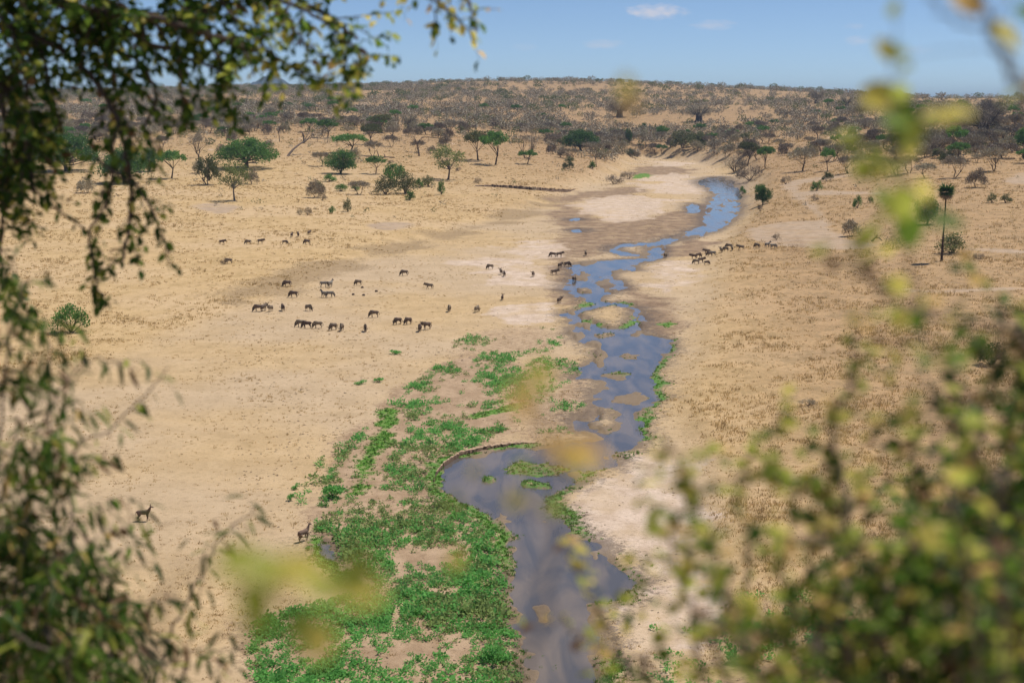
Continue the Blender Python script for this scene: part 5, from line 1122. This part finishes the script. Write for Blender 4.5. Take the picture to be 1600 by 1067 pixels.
plant('overhanging_tree', 'leafy tree hanging its dark green branches into the upper left', 'tree', (TX, TY, hz(TX, TY)), [
    ul([(-620, -420, 6.7), (-300, -160, 6.4), (-60, -40, 6.2), (120, 10, 6.0), (280, 40, 5.8), (400, 80, 5.7)], .035, .05, .36, sub=2, **{'from': .25}),
    ul([(-100, -120, 6.2), (200, -70, 6.1), (400, -30, 5.9), (500, 20, 5.8), (560, 60, 5.7)], .02, .07, .34, .034, c=GY, sub=1, **{'from': .25}),
    ul([(400, -30, 5.9), (450, 30, 5.8), (480, 70, 5.7), (540, 105, 5.7)], .010, .075, .2, .034, c=GY),
    ul([(200, -140, 6.0), (450, -100, 5.6), (620, -60, 5.3), (700, -20, 5.2), (735, 10, 5.1), (738, 45, 5.1)], .012, .085, .17, .034, .042, c=[.2, .34, .28, .03, .05, .10], **{'from': .62}),
    ul([(690, -25, 5.2), (680, 25, 5.2), (672, 55, 5.2)], .005, .07, .09, .03, .040, c=[.2, .34, .28, .03, .05, .10], **{'from': .3}),
    ul([(-620, -420, 6.7), (-320, -60, 6.5), (-120, 60, 6.3), (0, 130, 6.2), (40, 210, 6.1), (50, 300, 6.0)], .03, .055, .30, sub=1, **{'from': .35}),
    ul([(-120, 20, 6.3), (60, 60, 6.1), (150, 130, 6.0), (195, 230, 5.9), (205, 330, 5.9), (190, 410, 5.9)], .016, .055, .22, .026, sub=1, c=[.52, .14, .02, 0, .05, .27], **{'from': .2}),
    ul([(0, -20, 6.2), (110, 50, 6.1), (210, 95, 6.0), (245, 150, 6.0), (225, 200, 6.0)], .014, .08, .2, sub=0, **{'from': .15}),
    ul([(120, 10, 6.0), (240, 70, 5.9), (330, 105, 5.9), (360, 140, 5.8)], .012, .055, .24, sub=1),
    ul([(150, 250, 5.9), (220, 300, 5.8), (255, 370, 5.8), (262, 410, 5.8)], .007, .06, .12, .026, c=[.5, .1, .02, 0, .08, .3]),
    ul([(-300, 60, 6.4), (-90, 140, 6.2), (-20, 230, 6.1), (-10, 300, 6.0), (-15, 370, 6.0)], .02, .06, .26, sub=1, **{'from': .2}),
    ul([(-200, -60, 6.3), (0, 10, 6.2), (60, 70, 6.1), (80, 150, 6.0), (100, 210, 6.0)], .014, .06, .28, sub=1),
    ul([(-60, -120, 6.1), (90, -40, 6.0), (190, 10, 5.9), (260, 30, 5.9), (330, 20, 5.8)], .014, .05, .34, sub=2),
    ul([(330, -80, 5.9), (420, -10, 5.8), (500, 30, 5.7), (545, 70, 5.7), (580, 90, 5.6)], .010, .045, .22, c=GY, sub=1),
    ul([(300, -60, 5.9), (360, 20, 5.8), (400, 60, 5.8), (445, 100, 5.8), (520, 130, 5.7)], .010, .045, .20, c=GY, sub=1),
    ul([(240, -60, 6.0), (300, 20, 5.9), (330, 70, 5.9), (350, 120, 5.9), (340, 160, 5.9)], .010, .045, .24, sub=1),
    ul([(-100, -60, 6.1), (10, 40, 6.0), (40, 130, 5.9), (40, 220, 5.9), (30, 310, 5.9)], .012, .035, .26, sub=2),
    ul([(60, -80, 6.1), (120, 0, 6.0), (150, 60, 6.0), (175, 110, 6.0), (180, 170, 6.0)], .012, .04, .28, sub=1),
    ul([(180, 200, 5.9), (170, 300, 5.9), (140, 370, 5.9), (150, 440, 5.9), (165, 480, 5.9)], .008, .05, .14, c=[.45, .12, .02, 0, .08, .33]),
    ul([(560, -60, 5.2), (640, -20, 5.2), (665, -5, 5.2), (700, 15, 5.1), (742, 60, 5.1)], .008, .06, .12, .03, .042, c=[.2, .34, .28, .03, .05, .10]),
    ul([(-160, -40, 6.2), (-40, 40, 6.1), (0, 150, 6.1), (10, 260, 6.1), (0, 380, 6.1), (10, 460, 6.1)], .014, .04, .24, sub=1, **{'from': .15}),
    ul([(-120, -100, 6.4), (0, -20, 6.3), (30, 60, 6.3), (20, 160, 6.3), (40, 240, 6.3)], .014, .035, .28, sub=2, **{'from': .15}),
    ul([(-620, -500, 6.9), (-200, -420, 6.6), (200, -330, 6.4), (500, -260, 6.2)], .04, .07, .6, .05, .06, sub=2, **{'from': .2}),  # from here on, crown branches above the view, added to shade the leaves below
    ul([(-620, -520, 6.9), (-350, -620, 7.4), (0, -600, 7.4), (400, -500, 7.2)], .04, .07, .6, .05, .06, sub=2, **{'from': .2}),
    ul([(-620, -420, 6.7), (-500, -250, 5.6), (-300, -200, 5.0), (0, -220, 4.8), (300, -200, 4.8)], .03, .07, .5, .05, .05, sub=2, **{'from': .2})],
    'ovate', M_FBARKD, 3, 300, trunk=([Vector((TX, TY, hz(TX, TY) - .3)), Vector((TX - .1, TY, hz(TX, TY) + 2)), Vector((TX - .45, TY + .1, 36.6)), W(-620, -420, 6.7 * UL), W(-700, -700, 7.0 * UL)], .17, .06))
NL = dict(r=.008, gap=.05, ln=.34, lg=.024, s=.098, c=GM, droop=.25, hang=.75, sub=1)
def nl(p, **k): d = dict(NL); d.update(k); return sp(p, **d)
GD = [.72, .03, 0, .01, .08, .16]
BX, BY = -2.05, 5.8
plant('narrow_leaved_bush', 'dark bush with narrow drooping leaves in the lower left corner', 'bush', (BX, BY, hz(BX, BY)), [
    nl([(BX, BY, hz(BX, BY), 0), (*W(70, 1080, 5.85), 0), (*W(92, 860, 5.85), 0), (*W(78, 690, 5.85), 0), (*W(80, 560, 5.85), 0), (*W(66, 490, 5.85), 0)], gap=.07, ln=.24, lg=.03, **{'from': .3}),
    nl([(BX, BY, hz(BX, BY), 0), (*W(10, 1080, 5.59), 0), (*W(-10, 850, 5.59), 0), (*W(20, 710, 5.59), 0), (*W(30, 650, 5.59), 0)], gap=.09, ln=.22, **{'from': .3}),
    nl([(BX, BY, hz(BX, BY), 0), (*W(-30, 1080, 5.7), 0), (*W(-20, 860, 5.7), 0), (*W(0, 700, 5.7), 0), (*W(10, 560, 5.7), 0), (*W(30, 470, 5.7), 0), (*W(20, 400, 5.7), 0)], gap=.07, ln=.26, lg=.032, **{'from': .35}),
    nl([(BX, BY, hz(BX, BY), 0), (*W(40, 1080, 5.9), 0), (*W(40, 860, 5.9), 0), (*W(50, 700, 5.9), 0), (*W(110, 590, 5.9), 0), (*W(150, 560, 5.9), 0), (*W(200, 575, 5.9), 0)], gap=.13, ln=.16, lg=.05, sub=0, **{'from': .5}),
    nl([(BX, BY, hz(BX, BY), 0), (*W(60, 1090, 6.2), 0), (*W(70, 980, 6.2), 0), (*W(40, 880, 6.2), 0), (*W(60, 800, 6.2), 0)], gap=.05, c=GD, **{'from': .25}),
    nl([(BX, BY, hz(BX, BY), 0), (*W(-10, 1090, 6.1), 0), (*W(10, 980, 6.1), 0), (*W(-10, 880, 6.1), 0), (*W(10, 790, 6.1), 0)], gap=.045, c=GD, **{'from': .25}),
    nl([(BX, BY, hz(BX, BY), 0), (*W(110, 1090, 6.2), 0), (*W(130, 1010, 6.2), 0), (*W(120, 930, 6.2), 0), (*W(150, 880, 6.2), 0)], gap=.05, c=GD, **{'from': .25}),
    nl([(BX, BY, hz(BX, BY), 0), (*W(30, 1090, 5.72), 0), (*W(20, 940, 5.72), 0), (*W(45, 830, 5.72), 0), (*W(30, 760, 5.72), 0)], gap=.055, **{'from': .25}),
    nl([(BX, BY, hz(BX, BY), 0), (*W(130, 1090, 5.85), 0), (*W(128, 940, 5.85), 0), (*W(112, 790, 5.85), 0), (*W(118, 700, 5.85), 0), (*W(172, 670, 5.85), 0), (*W(232, 612, 5.85), 0), (*W(262, 576, 5.85), 0)], ln=.14, gap=.14, lg=.07, sub=0, **{'from': .3}),
    nl([(BX, BY, hz(BX, BY), 0), (*W(180, 1090, 5.98), 0), (*W(180, 980, 5.98), 0), (*W(165, 900, 5.98), 0), (*W(125, 830, 5.98), 0), (*W(90, 780, 5.98), 0)], gap=.06, **{'from': .3}),
    nl([(BX, BY, hz(BX, BY), 0), (*W(240, 1090, 6.11), 0), (*W(268, 990, 6.11), 0), (*W(312, 900, 6.11), 0), (*W(345, 840, 6.11), 0), (*W(398, 796, 6.11), 0)], ln=.14, gap=.11, lg=.055, **{'from': .35}),
    nl([(BX, BY, hz(BX, BY), 0), (*W(90, 1090, 5.46), 0), (*W(60, 980, 5.46), 0), (*W(70, 900, 5.46), 0), (*W(100, 860, 5.46), 0)], gap=.055, **{'from': .25}),
    nl([(BX, BY, hz(BX, BY), 0), (*W(170, 1100, 5.59), 0), (*W(150, 1000, 5.59), 0), (*W(175, 960, 5.59), 0), (*W(200, 940, 5.59), 0)], gap=.06, **{'from': .25}),
    nl([(BX, BY, hz(BX, BY), 0), (*W(280, 1110, 5.98), 0), (*W(250, 1040, 5.98), 0), (*W(290, 1020, 5.98), 0), (*W(380, 1010, 5.98), 0)], ln=.16, gap=.09, lg=.05, **{'from': .35}),
    nl([(BX, BY, hz(BX, BY), 0), (*W(-40, 1000, 5.72), 0), (*W(-40, 800, 5.72), 0), (*W(-20, 620, 5.72), 0), (*W(10, 520, 5.72), 0), (*W(40, 450, 5.72), 0)], ln=.16, gap=.09, lg=.05, **{'from': .35}),
    nl([(BX, BY, hz(BX, BY), 0), (*W(110, 1110, 5.20), 0), (*W(100, 1040, 5.20), 0), (*W(60, 1010, 5.20), 0), (*W(20, 990, 5.20), 0)], gap=.06, **{'from': .2})],
    'narrow', M_FBARK, 5, 300)
DG = [.58, .08, .01, .02, .06, .25]
RX, RY_ = 1.15, 3.0
b0 = (RX, RY_, hz(RX, RY_), 0)
def rb(p, b=b0, **k): d = dict(r=.007, gap=.062, ln=.22, lg=.022, s=.036, c=RB, droop=.0, hang=.1, sub=0, **{'from': .35}); d.update(k); return sp([b] + [(*W(*q), 0) for q in p], **d)
plant('round_leaved_bush', 'bush with small round yellow-green leaves in the lower right corner', 'bush', (RX, RY_, hz(RX, RY_)), [
    rb([(1480, 1080, 3.1), (1492, 940, 3.1), (1506, 800, 3.1), (1525, 720, 3.1), (1552, 600, 3.1), (1575, 470, 3.1)], r=.012, c=RG),
    rb([(1340, 1080, 3.0), (1325, 900, 3.0), (1320, 780, 3.0), (1297, 690, 3.0), (1325, 600, 3.0), (1345, 520, 3.0)], r=.011, gap=.075, ln=.15),
    rb([(1600, 1080, 3.2), (1590, 900, 3.2), (1570, 760, 3.2), (1600, 650, 3.2), (1610, 520, 3.2)], c=RG, gap=.03, sub=1),
    rb([(1420, 1080, 3.3), (1420, 980, 3.3), (1445, 860, 3.3), (1450, 770, 3.3), (1420, 700, 3.3)], c=RG, gap=.04),
    rb([(1540, 1080, 2.9), (1540, 980, 2.9), (1530, 880, 2.9), (1570, 820, 2.9)], c=RG, gap=.03, sub=1),
    rb([(1390, 1090, 2.8), (1370, 1000, 2.8), (1385, 920, 2.8), (1350, 860, 2.8)], c=RG, gap=.04),
    rb([(1240, 1090, 3.0), (1235, 980, 3.0), (1215, 880, 3.0), (1245, 790, 3.0), (1290, 720, 3.0)], gap=.06, ln=.16),
    rb([(1150, 1100, 2.9), (1140, 990, 2.9), (1120, 880, 2.9), (1095, 800, 2.9), (1060, 720, 2.9), (1030, 680, 2.9)], gap=.085, ln=.13, c=RB),
    rb([(1200, 1110, 2.7), (1180, 1040, 2.7), (1150, 950, 2.7), (1110, 900, 2.7), (1080, 870, 2.7)], gap=.08, ln=.13),
    rb([(1180, 1090, 3.2), (1160, 960, 3.2), (1170, 850, 3.2), (1150, 770, 3.2), (1180, 700, 3.2), (1230, 640, 3.2)], gap=.08, ln=.15, sub=0),
    rb([(1120, 1100, 3.1), (1100, 1000, 3.1), (1060, 900, 3.1), (1050, 830, 3.1), (1080, 770, 3.1)], gap=.09, ln=.14, sub=0, c=RY),
    rb([(1300, 1090, 3.2), (1300, 980, 3.2), (1270, 880, 3.2), (1290, 820, 3.2), (1350, 760, 3.2), (1390, 690, 3.2)], gap=.065, ln=.16, sub=0),
    rb([(1460, 1090, 3.3), (1455, 960, 3.3), (1480, 820, 3.3), (1500, 700, 3.3), (1480, 610, 3.3)], gap=.06, ln=.16, sub=0, c=RG),
    rb([(1560, 1090, 3.5), (1560, 960, 3.5), (1590, 850, 3.5), (1580, 760, 3.5)], c=DG, gap=.03, sub=1, s=.040),
    rb([(1500, 1090, 3.6), (1500, 980, 3.6), (1470, 880, 3.6), (1500, 790, 3.6)], c=DG, gap=.035, sub=1, s=.040),
    rb([(1440, 1090, 3.5), (1430, 1010, 3.5), (1400, 930, 3.5), (1420, 860, 3.5)], c=DG, gap=.04, sub=1, s=.040),
    rb([(1620, 1090, 3.4), (1610, 960, 3.4), (1570, 900, 3.4), (1530, 940, 3.4)], c=DG, gap=.03, sub=1, s=.040),
    rb([(1640, 960, 3.6), (1630, 800, 3.6), (1600, 700, 3.6), (1560, 660, 3.6)], c=DG, gap=.05, sub=1, s=.040),
    rb([(1380, 1100, 3.6), (1350, 1040, 3.6), (1310, 1000, 3.6), (1290, 940, 3.6)], c=DG, gap=.05, sub=0, s=.038),
    rb([(1040, 1110, 3.6), (985, 1050, 3.6), (940, 960, 3.6), (905, 900, 3.6), (880, 850, 3.6)], gap=.09, ln=.14, lg=.03, s=.036, sub=0, c=RY, **{'from': .45}),
    rb([(1060, 1110, 3.5), (1000, 1060, 3.5), (950, 1010, 3.5), (900, 990, 3.5), (870, 960, 3.5)], gap=.09, ln=.14, lg=.03, s=.036, sub=0, c=RY, **{'from': .45}),
    rb([(1300, 1110, 2.6), (1280, 1060, 2.6), (1220, 1000, 2.6), (1180, 985, 2.6)], gap=.06, ln=.14),
    rb([(1500, 1100, 2.7), (1470, 1030, 2.7), (1430, 990, 2.7)], c=RG, gap=.03, sub=1),
    rb([(1640, 1000, 2.6), (1640, 880, 2.6), (1560, 856, 2.6), (1450, 850, 2.6), (1330, 848, 2.6), (1240, 846, 2.6)], r=.010, gap=.07, ln=.15, c=RB),
    rb([(1680, 900, 2.3), (1680, 640, 2.3), (1590, 525, 2.3), (1480, 496, 2.3), (1395, 470, 2.3), (1345, 425, 2.3), (1305, 410, 2.3)], r=.007, gap=.13, ln=.12, lg=.05, c=[.03, .36, .28, .08, .12, .13], **{'from': .5}),
    rb([(1520, 1000, 2.4), (1470, 760, 2.4), (1450, 600, 2.4), (1425, 440, 2.4), (1408, 330, 2.2), (1402, 230, 2.1), (1398, 160, 2.1), (1395, 105, 2.1)], r=.004, gap=.09, ln=.09, lg=.032, s=.046, sub=0, own=[(1395, 95, 2.1, .035, 2.2, 2), (1388, 92, 2.1, .028, .4, 1), (1440, 185, 2.0, .045, 0, 2), (1475, 183, 2.0, .04, .2, 2), (1380, 195, 2.0, .045, .1, 5), (1400, 290, 2.0, .05, -1.2, 1), (1420, 240, 2.0, .05, 1.3, 1), (1350, 285, 2.1, .04, 1.5, 1), (1450, 350, 2.1, .05, .1, 5), (1330, 395, 2.1, .035, .6, 1), (1415, 330, 2.1, .05, -1.4, 5)], c=[.04, .42, .22, .06, .03, .23], **{'from': .62}),
    rb([(1690, 900, 2.0), (1720, 500, 2.0), (1640, 230, 2.0), (1590, 130, 2.0), (1548, 55, 2.0), (1530, -40, 2.0)], r=.008, gap=.2, ln=.06, lg=.06, s=.046, c=[.2, .2, .2, .25, .1, .05], tip=False, own=[(1530, 25, 2.0, .05, 2.3, 3), (1545, 40, 2.0, .05, -.6, 2), (1580, 15, 1.95, .06, -.5, 5), (1392, 95, 2.0, .0001, 0, 5)], **{'from': .72}),
    rb([(1690, 880, 2.0), (1700, 480, 2.0), (1610, 180, 2.0), (1552, 60, 2.0), (1490, 28, 2.0), (1450, -5, 2.0), (1420, -60, 2.0)], r=.004, gap=9, tip=False),
    rb([(1560, 950, 2.2), (1560, 760, 2.2), (1500, 600, 2.2), (1440, 520, 2.2)], r=.005, gap=.1, ln=.1, lg=.04, c=[.15, .25, .2, .05, .2, .15], **{'from': .5})],
    'round', M_FBARK, 7, 300)
# three sprigs very near the lens, rooted on the slope below
def sprig(name, label, bx, by, p, own, seed, r=.0035):
    bb = (bx, by, hz(bx, by), 0)
    plant(name, label, 'sprig', bb[:3], [sp([bb] + [(*W(*q), 0) for q in p], r=r, gap=99, ln=.05, lg=.05, s=.03, c=RY, tip=False, own=own, **{'from': .99})], 'round', M_FBARK, seed, 60)
sprig('ochre_sprig', 'out-of-focus sprig of ochre yellow leaves in front of the river', .12, 1.35, [(840, 1250, 1.3), (850, 950, 1.3), (870, 780, 1.3), (840, 660, 1.3), (828, 585, 1.3)],
      [(832, 612, 1.3, 0.029, 1.3, 2), (822, 660, 1.28, 0.034, 1.9, 3), (838, 690, 1.3, 0.031, -.4, 3), (880, 700, 1.3, 0.031, .1, 3), (912, 712, 1.28, 0.031, -.3, 3), (870, 720, 1.3, 0.029, -.2, 2), (735, 745, 1.9, 0.017, 1, 2), (790, 790, 1.6, 0.025, .5, 2), (846, 800, 1.6, 0.025, .2, 1), (822, 740, 1.7, 0.017, 2, 1), (705, 800, 1.6, 0.020, 1.2, 1)], 11)
sprig('yellow_green_sprig', 'out-of-focus sprig of yellow-green leaves across the lower left', -.36, 1.25, [(250, 1250, 1.25), (230, 1050, 1.25), (260, 920, 1.25), (360, 900, 1.25), (470, 910, 1.25), (545, 935, 1.25)],
      [(340, 885, 1.2, 0.038, .3, 1), (385, 890, 1.2, 0.040, -.2, 1), (430, 895, 1.2, 0.038, .2, 2), (470, 910, 1.22, 0.036, -.3, 1), (530, 935, 1.15, 0.034, .2, 2), (545, 930, 1.15, 0.034, 1.2, 1), (490, 965, 1.2, 0.034, -1.4, 2), (420, 930, 1.2, 0.036, -2.0, 1), (455, 950, 1.2, 0.030, -1.2, 5), (375, 915, 1.2, 0.034, -.8, 1), (700, 890, 1.7, 0.025, .8, 2)], 12)
sprig('single_leaf_twig', 'thin twig with a blurred ochre leaf before the far hillside', .46, 1.5, [(1180, 1250, 1.5), (1130, 900, 1.5), (1040, 500, 1.5), (990, 260, 1.5), (980, 180, 1.5)],
      [(974, 150, 1.5, .020, 1.4, 2), (982, 178, 1.5, .022, 1.5, 3)], 13, .0011)

# ------------------------------------------------------------------ haze: the dusty air of the valley
def build_haze():
    x, y0, y1, z0, z1 = 32000, -200, 30500, -22, 195
    V = [(-x, y0, z0), (x, y0, z0), (x, y1, z0), (-x, y1, z0), (-x, y0, z1), (x, y0, z1), (x, y1, z1), (-x, y1, z1)]
    mb = MB(); mb.add(V, [(0, 3, 2, 1), (4, 5, 6, 7), (0, 1, 5, 4), (1, 2, 6, 5), (2, 3, 7, 6), (3, 0, 4, 7)])
    m = bpy.data.materials.new('haze'); m.use_nodes = True; N = m.node_tree.nodes
    for n in list(N): N.remove(n)
    o = N.new('ShaderNodeOutputMaterial'); v = N.new('ShaderNodeVolumePrincipled'); v.inputs['Density'].default_value = HAZE_DENSITY; v.inputs['Color'].default_value = (.55, .74, 1.0, 1); v.inputs['Anisotropy'].default_value = 0.0
    m.node_tree.links.new(v.outputs[0], o.inputs['Volume'])
    link('haze', mb.mesh('haze', m), kind='stuff')
HAZE_DENSITY = 0.000075
build_haze()
